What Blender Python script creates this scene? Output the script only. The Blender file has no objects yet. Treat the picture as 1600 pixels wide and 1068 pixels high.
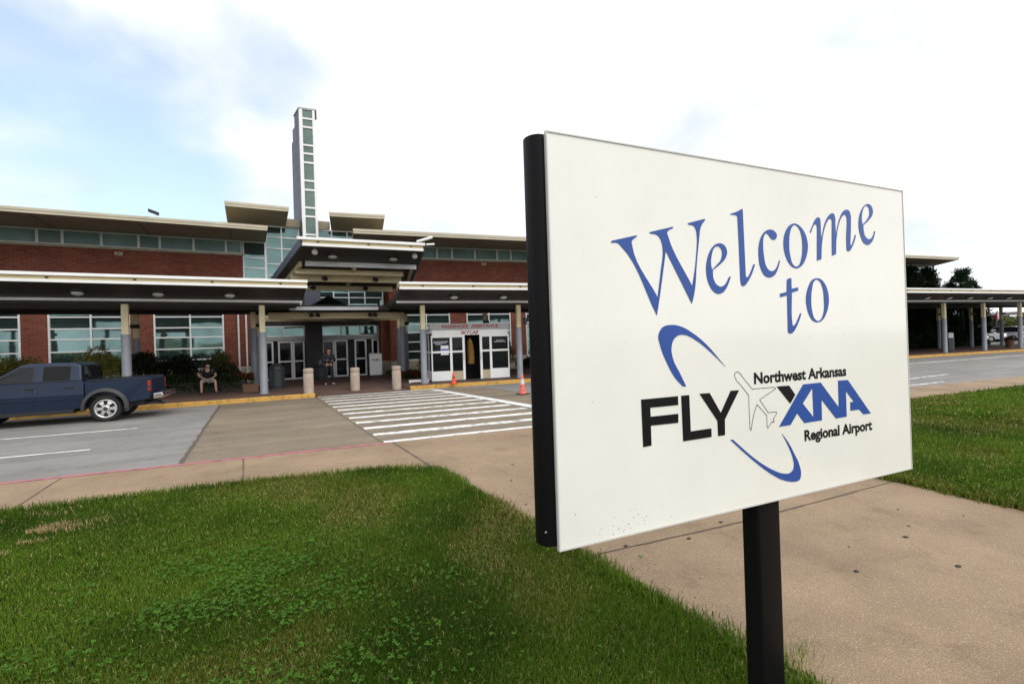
import bpy, bmesh, math, random
import numpy as np
from mathutils import Vector, Matrix, Euler
random.seed(7); rng = np.random.default_rng(7)
R = math.radians
scene = bpy.context.scene
COL = scene.collection

# ------------------------------------------------------------------ camera
CAM_H = 1.82
cam_d = bpy.data.cameras.new('camera'); cam = bpy.data.objects.new('camera', cam_d); COL.objects.link(cam)
cam_d.sensor_width = 36.0; cam_d.lens = 36.0 * 750.0 / 1600.0
cam_d.clip_start = 0.05; cam_d.clip_end = 4000.0
_yaw = math.atan2(406, 750); _roll = R(1.87); _pitch = R(0.13)
_F = Vector((math.sin(_yaw) * math.cos(_pitch), math.cos(_yaw) * math.cos(_pitch), math.sin(_pitch)))
_R0 = Vector((math.cos(_yaw), -math.sin(_yaw), 0)); _U0 = _R0.cross(_F)
_Rv = _R0 * math.cos(_roll) - _U0 * math.sin(_roll); _Uv = _U0 * math.cos(_roll) + _R0 * math.sin(_roll)
_m = Matrix((( _Rv.x, _Uv.x, -_F.x, 0), (_Rv.y, _Uv.y, -_F.y, 0), (_Rv.z, _Uv.z, -_F.z, CAM_H), (0, 0, 0, 1)))
cam.matrix_world = _m
scene.camera = cam

# ------------------------------------------------------------------ light, sky, exposure
SUN_EL, SUN_AZ = 52.0, 160.0           # azimuth measured clockwise from +Y (the facade's normal direction)
EXPOSURE = 0.68
scene.view_settings.view_transform = 'Standard'; scene.view_settings.look = 'None'
scene.view_settings.exposure = EXPOSURE; scene.view_settings.gamma = 1.0
scene.view_settings.use_curve_mapping = False
sun_d = bpy.data.lights.new('sun', 'SUN'); sun_d.energy = 1.0; sun_d.angle = R(50); sun_d.color = (1.0, 0.95, 0.87)
sun = bpy.data.objects.new('sun', sun_d); COL.objects.link(sun)
_sd = Vector((math.sin(R(SUN_AZ)) * math.cos(R(SUN_EL)), math.cos(R(SUN_AZ)) * math.cos(R(SUN_EL)), math.sin(R(SUN_EL))))
sun.rotation_euler = (-_sd).to_track_quat('-Z', 'Y').to_euler()

world = bpy.data.worlds.new('World'); scene.world = world; world.use_nodes = True
wt = world.node_tree; wn = wt.nodes; wl = wt.links
for n in list(wn): wn.remove(n)
def WN(t, **kw):
    n = wn.new(t)
    for k, v in kw.items(): setattr(n, k, v)
    return n
def wmath(op, a, b=None, clamp=False):
    n = WN('ShaderNodeMath', operation=op, use_clamp=clamp)
    for i, v in enumerate((a, b)):
        if v is None: continue
        if isinstance(v, (int, float)): n.inputs[i].default_value = v
        else: wl.new(v, n.inputs[i])
    return n.outputs[0]
sky = WN('ShaderNodeTexSky', sky_type='NISHITA'); sky.sun_disc = False
sky.sun_elevation = R(SUN_EL); sky.sun_rotation = R(SUN_AZ); sky.air_density = 1.0; sky.dust_density = 2.0; sky.ozone_density = 1.5
tc = WN('ShaderNodeTexCoord')
nrm = WN('ShaderNodeVectorMath', operation='NORMALIZE'); wl.new(tc.outputs['Generated'], nrm.inputs[0])
sep = WN('ShaderNodeSeparateXYZ'); wl.new(nrm.outputs[0], sep.inputs[0])
zz = wmath('ADD', wmath('MAXIMUM', sep.outputs[2], 0.0), 0.22)
comb = WN('ShaderNodeCombineXYZ')
wl.new(wmath('DIVIDE', sep.outputs[0], zz), comb.inputs[0]); wl.new(wmath('DIVIDE', sep.outputs[1], zz), comb.inputs[1])
def wnoise(scale, detail, rough, off):
    mp = WN('ShaderNodeMapping'); mp.inputs['Location'].default_value = off; wl.new(comb.outputs[0], mp.inputs[0])
    n = WN('ShaderNodeTexNoise'); n.inputs['Scale'].default_value = scale; n.inputs['Detail'].default_value = detail
    n.inputs['Roughness'].default_value = rough; n.inputs['Distortion'].default_value = 0.25
    wl.new(mp.outputs[0], n.inputs['Vector']); return n.outputs['Fac']
def pixdir(x, y):
    return (_F + _Rv * ((x - 800) / 750.0) + _Uv * ((534 - y) / 750.0)).normalized()
def gap(d, lo, hi):        # a hole in the cloud cover round the sky direction d
    dt = WN('ShaderNodeVectorMath', operation='DOT_PRODUCT'); wl.new(nrm.outputs[0], dt.inputs[0]); dt.inputs[1].default_value = d
    mr = WN('ShaderNodeMapRange', interpolation_type='SMOOTHSTEP'); wl.new(dt.outputs['Value'], mr.inputs[0])
    mr.inputs[1].default_value = lo; mr.inputs[2].default_value = hi; return mr.outputs[0]
clear = wmath('ADD', gap(pixdir(20, 300), 0.945, 0.998), wmath('MULTIPLY', gap(pixdir(340, 250), 0.965, 1.0), 0.45))
clear = wmath('ADD', clear, wmath('MULTIPLY', gap(pixdir(250, 10), 0.965, 1.0), 0.30))
nz = wmath('SUBTRACT', wnoise(1.25, 5.0, 0.52, (3.1, 1.7, 0)), 0.5)
cover = wmath('SUBTRACT', wmath('ADD', 1.08, wmath('MULTIPLY', nz, 3.0)), wmath('MULTIPLY', clear, 1.05))
cv = WN('ShaderNodeMapRange', interpolation_type='SMOOTHSTEP'); wl.new(cover, cv.inputs[0]); cv.inputs[1].default_value = 0.05; cv.inputs[2].default_value = 0.85
cv.inputs[3].default_value = 0.42; cv.inputs[4].default_value = 0.985
# cloud brightness: thin parts greyer, thick parts bright
cb = WN('ShaderNodeMapRange'); wl.new(wmath('ADD', wnoise(0.9, 4.0, 0.5, (7.3, 4.2, 0)), wmath('MULTIPLY', cover, 0.5)), cb.inputs[0])
cb.inputs[1].default_value = 0.50; cb.inputs[2].default_value = 1.12; cb.inputs[3].default_value = 4.9; cb.inputs[4].default_value = 9.0
cc = WN('ShaderNodeCombineXYZ')
for i, f in enumerate((0.965, 0.985, 1.05)): wl.new(wmath('MULTIPLY', cb.outputs[0], f), cc.inputs[i])
mix = WN('ShaderNodeMix', data_type='RGBA'); wl.new(cv.outputs[0], mix.inputs[0]); 
skb = WN('ShaderNodeVectorMath', operation='MULTIPLY'); wl.new(sky.outputs[0], skb.inputs[0]); skb.inputs[1].default_value = (2.15, 2.3, 2.05)
wl.new(skb.outputs[0], mix.inputs[6]); wl.new(cc.outputs[0], mix.inputs[7])
bg = WN('ShaderNodeBackground'); bg.inputs['Strength'].default_value = 0.10; wl.new(mix.outputs[2], bg.inputs[0])
wo = WN('ShaderNodeOutputWorld'); wl.new(bg.outputs[0], wo.inputs[0])

# ------------------------------------------------------------------ materials
def mat(name, color, rough=0.6, metal=0.0, var=0.0, vscale=4.0, bump=0.0, bscale=40.0, spec=None, col2=None, coat=0.0, detail=4.0, lo=0.35, hi=0.65):
    m = bpy.data.materials.new(name); m.use_nodes = True; nt = m.node_tree; b = nt.nodes['Principled BSDF']
    b.inputs['Base Color'].default_value = (*color, 1); b.inputs['Roughness'].default_value = rough; b.inputs['Metallic'].default_value = metal
    if spec is not None: b.inputs['Specular IOR Level'].default_value = spec
    if coat: b.inputs['Coat Weight'].default_value = coat; b.inputs['Coat Roughness'].default_value = 0.06
    t = nt.nodes.new('ShaderNodeTexCoord')
    if var or col2:
        n = nt.nodes.new('ShaderNodeTexNoise'); n.inputs['Scale'].default_value = vscale; n.inputs['Detail'].default_value = detail; n.inputs['Roughness'].default_value = 0.6
        nt.links.new(t.outputs['Object'], n.inputs['Vector'])
        r = nt.nodes.new('ShaderNodeValToRGB'); nt.links.new(n.outputs['Fac'], r.inputs[0])
        c2 = col2 if col2 else tuple(min(1, c * (1 + var)) for c in color)
        c1 = tuple(c * (1 - var) for c in color)
        r.color_ramp.elements[0].position = lo; r.color_ramp.elements[1].position = hi
        r.color_ramp.elements[0].color = (*c1, 1); r.color_ramp.elements[1].color = (*c2, 1)
        nt.links.new(r.outputs[0], b.inputs['Base Color'])
    if bump:
        n = nt.nodes.new('ShaderNodeTexNoise'); n.inputs['Scale'].default_value = bscale; n.inputs['Detail'].default_value = 3
        nt.links.new(t.outputs['Object'], n.inputs['Vector'])
        bp = nt.nodes.new('ShaderNodeBump'); bp.inputs['Strength'].default_value = bump; bp.inputs['Distance'].default_value = 0.01
        nt.links.new(n.outputs['Fac'], bp.inputs['Height']); nt.links.new(bp.outputs[0], b.inputs['Normal'])
    return m

def speckled(name, base, dark, light, s1, s2, rough=0.85, big=0.6, bump=0.5, bigamt=0.22, streak=False, stones=0.65):
    """paving: broad stains, fine grain and scattered pale stones"""
    m = bpy.data.materials.new(name); m.use_nodes = True; nt = m.node_tree; b = nt.nodes['Principled BSDF']; L = nt.links
    b.inputs['Roughness'].default_value = rough; b.inputs['Specular IOR Level'].default_value = 0.25
    t = nt.nodes.new('ShaderNodeTexCoord')
    def noise(scale, detail, vec=None, rg=0.6):
        n = nt.nodes.new('ShaderNodeTexNoise'); n.inputs['Scale'].default_value = scale; n.inputs['Detail'].default_value = detail; n.inputs['Roughness'].default_value = rg
        L.new(vec if vec else t.outputs['Object'], n.inputs['Vector']); return n.outputs['Fac']
    def ramp(fac, p0, c0, p1, c1):
        r = nt.nodes.new('ShaderNodeValToRGB'); L.new(fac, r.inputs[0]); e = r.color_ramp.elements
        e[0].position = p0; e[0].color = (*c0, 1); e[1].position = p1; e[1].color = (*c1, 1); return r.outputs[0]
    def mixc(mode, fac, a, bb):
        n = nt.nodes.new('ShaderNodeMix'); n.data_type = 'RGBA'; n.blend_type = mode
        if isinstance(fac, float): n.inputs[0].default_value = fac
        else: L.new(fac, n.inputs[0])
        for i, v in ((6, a), (7, bb)):
            if isinstance(v, tuple): n.inputs[i].default_value = (*v, 1)
            else: L.new(v, n.inputs[i])
        return n.outputs[2]
    grain = ramp(noise(s1, 3), 0.3, dark, 0.68, base)
    vo = nt.nodes.new('ShaderNodeTexVoronoi'); vo.inputs['Scale'].default_value = s2; L.new(t.outputs['Object'], vo.inputs['Vector'])
    wn_ = nt.nodes.new('ShaderNodeSeparateColor'); L.new(vo.outputs['Color'], wn_.inputs[0])
    pick = nt.nodes.new('ShaderNodeMath'); pick.operation = 'GREATER_THAN'; L.new(wn_.outputs[0], pick.inputs[0]); pick.inputs[1].default_value = 0.80
    near = nt.nodes.new('ShaderNodeMath'); near.operation = 'LESS_THAN'; L.new(vo.outputs['Distance'], near.inputs[0]); near.inputs[1].default_value = 0.34
    pk = nt.nodes.new('ShaderNodeMath'); pk.operation = 'MULTIPLY'; L.new(pick.outputs[0], pk.inputs[0]); L.new(near.outputs[0], pk.inputs[1])
    pk2 = nt.nodes.new('ShaderNodeMath'); pk2.operation = 'MULTIPLY'; L.new(pk.outputs[0], pk2.inputs[0]); pk2.inputs[1].default_value = stones
    c = mixc('MIX', pk2.outputs[0], grain, light)
    st = ramp(noise(big, 6, rg=0.65), 0.34, (1 - bigamt,) * 3, 0.66, (1 + bigamt * 0.4,) * 3)
    c = mixc('MULTIPLY', 1.0, c, st)
    c = mixc('MULTIPLY', 1.0, c, ramp(noise(2.3, 9, rg=0.72), 0.36, (0.85, 0.835, 0.82), 0.46, (1, 1, 1)))
    if streak:
        mp = nt.nodes.new('ShaderNodeMapping'); mp.inputs['Scale'].default_value = (0.12, 1.6, 1); mp.inputs['Rotation'].default_value = (0, 0, R(6.5)); L.new(t.outputs['Object'], mp.inputs[0])
        c = mixc('MULTIPLY', 1.0, c, ramp(noise(1.0, 4, mp.outputs[0]), 0.36, (0.84, 0.83, 0.83), 0.6, (1.04, 1.04, 1.04)))
    L.new(c, b.inputs['Base Color'])
    bp = nt.nodes.new('ShaderNodeBump'); bp.inputs['Strength'].default_value = bump; bp.inputs['Distance'].default_value = 0.004
    L.new(noise(s1 * 0.8, 3), bp.inputs['Height']); L.new(bp.outputs[0], b.inputs['Normal'])
    return m

def brick_mat(name):
    m = bpy.data.materials.new(name); m.use_nodes = True; nt = m.node_tree; b = nt.nodes['Principled BSDF']; L = nt.links
    b.inputs['Roughness'].default_value = 0.9; b.inputs['Specular IOR Level'].default_value = 0.2
    t = nt.nodes.new('ShaderNodeTexCoord'); s = nt.nodes.new('ShaderNodeSeparateXYZ'); L.new(t.outputs['Object'], s.inputs[0])
    a = nt.nodes.new('ShaderNodeMath'); a.operation = 'ADD'; L.new(s.outputs[0], a.inputs[0]); L.new(s.outputs[1], a.inputs[1])
    c = nt.nodes.new('ShaderNodeCombineXYZ'); L.new(a.outputs[0], c.inputs[0]); L.new(s.outputs[2], c.inputs[1])
    br = nt.nodes.new('ShaderNodeTexBrick'); L.new(c.outputs[0], br.inputs['Vector'])
    br.inputs['Scale'].default_value = 1.0; br.inputs['Brick Width'].default_value = 0.30; br.inputs['Row Height'].default_value = 0.10
    br.inputs['Mortar Size'].default_value = 0.009; br.inputs['Mortar Smooth'].default_value = 0.2; br.inputs['Bias'].default_value = -0.1
    br.inputs['Color1'].default_value = (0.205, 0.056, 0.033, 1); br.inputs['Color2'].default_value = (0.275, 0.092, 0.054, 1); br.inputs['Mortar'].default_value = (0.26, 0.15, 0.12, 1)
    n = nt.nodes.new('ShaderNodeTexNoise'); n.inputs['Scale'].default_value = 0.7; n.inputs['Detail'].default_value = 6; n.inputs['Roughness'].default_value = 0.65; L.new(t.outputs['Object'], n.inputs['Vector'])
    r = nt.nodes.new('ShaderNodeValToRGB'); L.new(n.outputs['Fac'], r.inputs[0]); r.color_ramp.elements[0].position = 0.3; r.color_ramp.elements[1].position = 0.7
    r.color_ramp.elements[0].color = (0.72, 0.70, 0.70, 1); r.color_ramp.elements[1].color = (1.08, 1.05, 1.05, 1)
    mx = nt.nodes.new('ShaderNodeMix'); mx.data_type = 'RGBA'; mx.blend_type = 'MULTIPLY'; mx.inputs[0].default_value = 1.0
    L.new(br.outputs['Color'], mx.inputs[6]); L.new(r.outputs[0], mx.inputs[7]); L.new(mx.outputs[2], b.inputs['Base Color'])
    bp = nt.nodes.new('ShaderNodeBump'); bp.inputs['Strength'].default_value = 0.5; bp.inputs['Distance'].default_value = 0.01; bp.invert = True
    L.new(br.outputs['Fac'], bp.inputs['Height']); L.new(bp.outputs[0], b.inputs['Normal'])
    return m

def leaf_mat(name, attr='tint', rough=0.6, trans=0.25):
    """leaf colour comes from each leaf's own tint"""
    m = bpy.data.materials.new(name); m.use_nodes = True; nt = m.node_tree; b = nt.nodes['Principled BSDF']; L = nt.links
    a = nt.nodes.new('ShaderNodeAttribute'); a.attribute_name = attr
    L.new(a.outputs['Color'], b.inputs['Base Color']); b.inputs['Roughness'].default_value = rough; b.inputs['Specular IOR Level'].default_value = 0.08
    if trans:
        tr = nt.nodes.new('ShaderNodeBsdfTranslucent'); L.new(a.outputs['Color'], tr.inputs[0])
        mx = nt.nodes.new('ShaderNodeMixShader'); mx.inputs[0].default_value = trans
        L.new(b.outputs[0], mx.inputs[1]); L.new(tr.outputs[0], mx.inputs[2]); L.new(mx.outputs[0], nt.nodes['Material Output'].inputs[0])
    return m

M = {}
M['earth'] = mat('earth', (0.10, 0.11, 0.05), 0.95, var=0.3, vscale=0.4)
M['lawn_soil'] = mat('lawn_soil', (0.026, 0.036, 0.008), 0.95, spec=0.0, var=0.4, vscale=9, bump=0.6, bscale=60)
M['asphalt'] = speckled('asphalt', (0.280, 0.266, 0.248), (0.19, 0.18, 0.168), (0.40, 0.40, 0.39), 130, 70, big=0.5, bigamt=0.16, streak=True)
M['panel_concrete'] = speckled('panel_concrete', (0.262, 0.214, 0.150), (0.175, 0.14, 0.098), (0.36, 0.32, 0.27), 120, 60, big=0.45, bigamt=0.2, streak=True)
M['walk_concrete'] = speckled('walk_concrete', (0.360, 0.258, 0.162), (0.20, 0.142, 0.088), (0.58, 0.48, 0.37), 120, 85, big=0.7, bigamt=0.24, stones=0.5)
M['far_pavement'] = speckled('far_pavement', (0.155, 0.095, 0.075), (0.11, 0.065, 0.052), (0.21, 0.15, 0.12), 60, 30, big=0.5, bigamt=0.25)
M['joint'] = mat('joint', (0.10, 0.075, 0.055), 0.95)
M['white_paint'] = mat('white_paint', (0.40, 0.37, 0.32), 0.7, var=0.02, vscale=5.0, bump=0.2, bscale=60, col2=(0.72, 0.72, 0.69), detail=9, lo=0.36, hi=0.47)
M['worn_paint'] = mat('worn_paint', (0.40, 0.37, 0.32), 0.8, var=0.10, vscale=4.0, col2=(0.74, 0.74, 0.71), detail=9, lo=0.40, hi=0.55)
M['yellow_paint'] = mat('yellow_paint', (0.46, 0.25, 0.045), 0.7, var=0.35, vscale=5.0, col2=(0.58, 0.33, 0.07), lo=0.3, hi=0.5)
M['red_paint'] = mat('red_paint', (0.36, 0.12, 0.13), 0.7, var=0.3, vscale=6.0, col2=(0.50, 0.14, 0.18), lo=0.35, hi=0.55)
M['brick'] = brick_mat('brick')
M['stone'] = mat('stone', (0.42, 0.37, 0.27), 0.85, var=0.15, vscale=2.0)
M['cream'] = mat('cream', (0.70, 0.60, 0.37), 0.55, var=0.08, vscale=1.5)
M['cream_light'] = mat('cream_light', (0.56, 0.45, 0.23), 0.5, var=0.06, vscale=1.2)
M['white_metal'] = mat('white_metal', (0.86, 0.86, 0.83), 0.4, var=0.04, vscale=1.5)
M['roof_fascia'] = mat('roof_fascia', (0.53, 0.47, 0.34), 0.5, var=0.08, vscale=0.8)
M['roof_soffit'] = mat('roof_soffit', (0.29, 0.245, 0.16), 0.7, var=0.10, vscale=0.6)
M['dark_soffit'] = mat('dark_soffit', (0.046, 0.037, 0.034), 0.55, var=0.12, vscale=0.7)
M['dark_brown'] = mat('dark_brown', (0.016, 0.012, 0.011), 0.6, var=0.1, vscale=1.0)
M['silver'] = mat('silver', (0.60, 0.60, 0.60), 0.38, metal=0.5, var=0.08, vscale=2.0)
M['grey_sleeve'] = mat('grey_sleeve', (0.235, 0.25, 0.275), 0.5, var=0.10, vscale=3.0)
M['slate_panel'] = mat('slate_panel', (0.085, 0.093, 0.125), 0.6, var=0.12, vscale=0.8)
M['black'] = mat('black', (0.012, 0.012, 0.013), 0.45)
M['black_gloss'] = mat('black_gloss', (0.006, 0.0055, 0.006), 0.42, spec=0.12, bump=0.05, bscale=9)
M['rubber'] = mat('rubber', (0.014, 0.014, 0.014), 0.8, var=0.2, vscale=30)
M['dark_trim'] = mat('dark_trim', (0.030, 0.031, 0.033), 0.55)
def glass(name, tint, metal, rough=0.04, wob=0.02):
    m = mat(name, tint, rough, metal=metal, spec=0.8, var=0.22, vscale=0.55)
    nt = m.node_tree; b = nt.nodes['Principled BSDF']; t = nt.nodes.new('ShaderNodeTexCoord')
    n = nt.nodes.new('ShaderNodeTexNoise'); n.inputs['Scale'].default_value = 0.9; n.inputs['Detail'].default_value = 1
    bp = nt.nodes.new('ShaderNodeBump'); bp.inputs['Strength'].default_value = wob; bp.inputs['Distance'].default_value = 0.3
    nt.links.new(t.outputs['Object'], n.inputs['Vector']); nt.links.new(n.outputs['Fac'], bp.inputs['Height']); nt.links.new(bp.outputs[0], b.inputs['Normal'])
    return m
M['teal_glass'] = glass('teal_glass', (0.135, 0.215, 0.20), 0.80)
M['high_glass'] = glass('high_glass', (0.27, 0.40, 0.39), 0.12)
M['tower_glass'] = glass('tower_glass', (0.12, 0.17, 0.14), 0.5)
M['door_glass'] = glass('door_glass', (0.008, 0.011, 0.011), 0.0)
M['door_glass'].node_tree.nodes['Principled BSDF'].inputs['Specular IOR Level'].default_value = 0.2
M['lamp_glass'] = mat('lamp_glass', (0.62, 0.60, 0.55), 0.35)
M['sign_white'] = mat('sign_white', (0.87, 0.855, 0.775), 0.16, var=0.035, vscale=1.3, spec=0.5, coat=0.3)
M['sign_edge'] = mat('sign_edge', (0.60, 0.59, 0.55), 0.45)
M['sign_blue'] = mat('sign_blue', (0.030, 0.085, 0.33), 0.30, spec=0.35)
M['sign_black'] = mat('sign_black', (0.006, 0.006, 0.007), 0.4, spec=0.2)
M['truck_blue'] = mat('truck_blue', (0.007, 0.018, 0.042), 0.34, metal=0.0, spec=0.35, coat=0.15, var=0.05, vscale=2.0)
M['chrome'] = mat('chrome', (0.75, 0.75, 0.75), 0.12, metal=1.0)
M['alloy'] = mat('alloy', (0.68, 0.67, 0.63), 0.28, metal=0.85)
M['tail_red'] = mat('tail_red', (0.36, 0.012, 0.010), 0.2, coat=0.5)
M['car_glass'] = glass('car_glass', (0.008, 0.009, 0.010), 0.0)
M['car_glass'].node_tree.nodes['Principled BSDF'].inputs['Specular IOR Level'].default_value = 0.32
M['privacy_glass'] = mat('privacy_glass', (0.006, 0.006, 0.007), 0.1, spec=0.2)
M['cone_orange'] = mat('cone_orange', (0.80, 0.085, 0.025), 0.6, var=0.1, vscale=9)
M['cone_pink'] = mat('cone_pink', (0.72, 0.15, 0.11), 0.6, var=0.15, vscale=9)
M['cone_band'] = mat('cone_band', (0.62, 0.60, 0.58), 0.45)
M['bollard'] = speckled('bollard', (0.46, 0.375, 0.30), (0.36, 0.285, 0.225), (0.60, 0.50, 0.43), 50, 40, big=3.0, bigamt=0.12)
M['bin_green'] = mat('bin_green', (0.030, 0.040, 0.042), 0.55, var=0.15, vscale=5)
M['red_letters'] = mat('red_letters', (0.30, 0.012, 0.020), 0.55)
M['booth_grey'] = mat('booth_grey', (0.40, 0.395, 0.38), 0.5, var=0.06, vscale=1.5)
M['paper'] = mat('paper', (0.75, 0.76, 0.78), 0.7)
M['beige_panel'] = mat('beige_panel', (0.48, 0.40, 0.26), 0.7, var=0.15, vscale=8)
M['ochre_cloth'] = mat('ochre_cloth', (0.24, 0.13, 0.030), 0.9, var=0.3, vscale=5)
M['purple_ink'] = mat('purple_ink', (0.06, 0.015, 0.13), 0.5)
M['orange_ink'] = mat('orange_ink', (0.55, 0.07, 0.02), 0.5)
M['skin'] = mat('skin', (0.50, 0.29, 0.205), 0.55, var=0.06, vscale=20)
M['skin_tan'] = mat('skin_tan', (0.40, 0.215, 0.15), 0.55, var=0.06, vscale=20)
M['hair'] = mat('hair', (0.015, 0.011, 0.009), 0.6, var=0.3, vscale=60)
M['shirt_black'] = mat('shirt_black', (0.006, 0.009, 0.009), 0.9, var=0.2, vscale=14)
M['shorts_grey'] = mat('shorts_grey', (0.40, 0.41, 0.43), 0.9, var=0.12, vscale=12)
M['shirt_slate'] = mat('shirt_slate', (0.018, 0.023, 0.026), 0.9, var=0.2, vscale=14)
M['jeans'] = mat('jeans', (0.010, 0.012, 0.020), 0.9, var=0.2, vscale=14)
M['shoe_light'] = mat('shoe_light', (0.45, 0.44, 0.42), 0.7)
M['sandal'] = mat('sandal', (0.10, 0.06, 0.03), 0.8)
M['leaf'] = leaf_mat('leaf')
M['blade'] = leaf_mat('blade', rough=0.55, trans=0.3)
M['bark'] = mat('bark', (0.07, 0.05, 0.035), 0.95, var=0.3, vscale=8)
M['car_white'] = mat('car_white', (0.72, 0.73, 0.74), 0.3, coat=0.6)
M['car_silver'] = mat('car_silver', (0.50, 0.51, 0.53), 0.3, metal=0.5, coat=0.6)
M['car_dark'] = mat('car_dark', (0.03, 0.032, 0.036), 0.3, coat=0.6)
M['car_red'] = mat('car_red', (0.25, 0.02, 0.02), 0.3, coat=0.6)
M['box_brown'] = mat('box_brown', (0.16, 0.09, 0.05), 0.85)
M['kerb_grey'] = mat('kerb_grey', (0.040, 0.034, 0.030), 0.9, var=0.2, vscale=4)

# ------------------------------------------------------------------ mesh helpers
class MB:
    """collects boxes, prisms and tubes; build() links them as ONE mesh object"""
    def __init__(s): s.v = []; s.f = []; s.sm = []
    def add(s, vs, fs, smooth=False):
        o = len(s.v); s.v += [tuple(p) for p in vs]; s.f += [tuple(i + o for i in f) for f in fs]; s.sm += [smooth] * len(fs); return s
    def box(s, x0, x1, y0, y1, z0, z1):
        return s.add([(x0,y0,z0),(x1,y0,z0),(x1,y1,z0),(x0,y1,z0),(x0,y0,z1),(x1,y0,z1),(x1,y1,z1),(x0,y1,z1)],
                     [(3,2,1,0),(4,5,6,7),(0,1,5,4),(1,2,6,5),(2,3,7,6),(3,0,4,7)])
    def prism(s, poly, axis, a, b):
        """poly in the other two axes (x: (y,z); y: (x,z); z: (x,y)), extruded along axis from a to b"""
        def P(p, q): return {'x': (q, p[0], p[1]), 'y': (p[0], q, p[1]), 'z': (p[0], p[1], q)}[axis]
        n = len(poly); vs = [P(p, a) for p in poly] + [P(p, b) for p in poly]
        fs = [tuple(range(n - 1, -1, -1)), tuple(range(n, 2 * n))] + [(i, (i + 1) % n, n + (i + 1) % n, n + i) for i in range(n)]
        return s.add(vs, fs)
    def loft(s, rings, smooth=True, cap=True):
        n = len(rings[0]); vs = [p for r in rings for p in r]; fs = []
        for k in range(len(rings) - 1):
            for i in range(n):
                j = (i + 1) % n; fs.append((k*n+i, k*n+j, (k+1)*n+j, (k+1)*n+i))
        s.add(vs, fs, smooth)
        if cap:
            s.add(rings[0], [tuple(range(n - 1, -1, -1))]); s.add(rings[-1], [tuple(range(n))])
        return s
    def lathe(s, cx, cy, prof, n=24, smooth=True):
        """prof: list of (radius, z)"""
        rings = [[(cx + r * math.cos(2*math.pi*i/n), cy + r * math.sin(2*math.pi*i/n), z) for i in range(n)] for r, z in prof]
        return s.loft(rings, smooth)
    def tube(s, p, q, r, n=10, r2=None):
        p, q = Vector(p), Vector(q); d = (q - p).normalized(); a = d.orthogonal().normalized(); b = d.cross(a); r2 = r if r2 is None else r2
        return s.loft([[p + (a*math.cos(2*math.pi*i/n) + b*math.sin(2*math.pi*i/n)) * r for i in range(n)],
                       [q + (a*math.cos(2*math.pi*i/n) + b*math.sin(2*math.pi*i/n)) * r2 for i in range(n)]])
    def disc_y(s, cx, y0, y1, cz, prof_r, n=28):
        """cylinder along y"""
        return s.loft([[(cx + prof_r*math.cos(2*math.pi*i/n), y, cz + prof_r*math.sin(2*math.pi*i/n)) for i in range(n)] for y in (y0, y1)])
    def build(s, name, m, parent=None, bevel=0.0, seg=2, off=(0, 0, 0), recalc=True):
        me = bpy.data.meshes.new(name)
        vs = [(x - off[0], y - off[1], z - off[2]) for x, y, z in s.v]
        me.from_pydata(vs, [], s.f); me.update()
        if recalc:
            bm = bmesh.new(); bm.from_mesh(me); bmesh.ops.recalc_face_normals(bm, faces=bm.faces); bm.to_mesh(me); bm.free()
        me.polygons.foreach_set('use_smooth', s.sm)
        me.materials.append(m)
        o = bpy.data.objects.new(name, me); COL.objects.link(o)
        if parent is not None: o.parent = parent
        if bevel:
            md = o.modifiers.new('bevel', 'BEVEL'); md.width = bevel; md.segments = seg; md.limit_method = 'ANGLE'; md.angle_limit = R(35)
        return o

def thing(name, label, cat, loc=(0, 0, 0), rz=0.0, group=None):
    o = bpy.data.objects.new(name, None); COL.objects.link(o); o.location = loc; o.rotation_euler = (0, 0, rz)
    o.empty_display_size = 0.2
    return tag(o, label, cat, group)
def tag(o, label, cat, group=None, kind=None):
    o['label'] = label; o['category'] = cat
    if group: o['group'] = group
    if kind: o['kind'] = kind
    return o
def struct(o, label, cat):
    return tag(o, label, cat, kind='structure')
def copy_tree(o, parent=None):
    c = o.copy(); COL.objects.link(c)
    if parent is not None: c.parent = parent
    for ch in [x for x in bpy.data.objects if x.parent == o]: copy_tree(ch, c)
    return c

def sheet(name, poly, z, m, label, cat):
    """flat ground sheet (top at z, with a skirt down so that steps are solid)"""
    n = len(poly); vs = [(x, y, z) for x, y in poly] + [(x, y, z - 0.30) for x, y in poly]
    me = bpy.data.meshes.new(name); me.from_pydata(vs, [], [tuple(range(n))] + [(i, n + i, n + (i + 1) % n, (i + 1) % n) for i in range(n)])
    bm = bmesh.new(); bm.from_mesh(me); bmesh.ops.triangulate(bm, faces=[f for f in bm.faces if len(f.verts) > 4]); bm.to_mesh(me); bm.free()
    me.materials.append(m); o = bpy.data.objects.new(name, me); COL.objects.link(o)
    return struct(o, label, cat)

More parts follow.
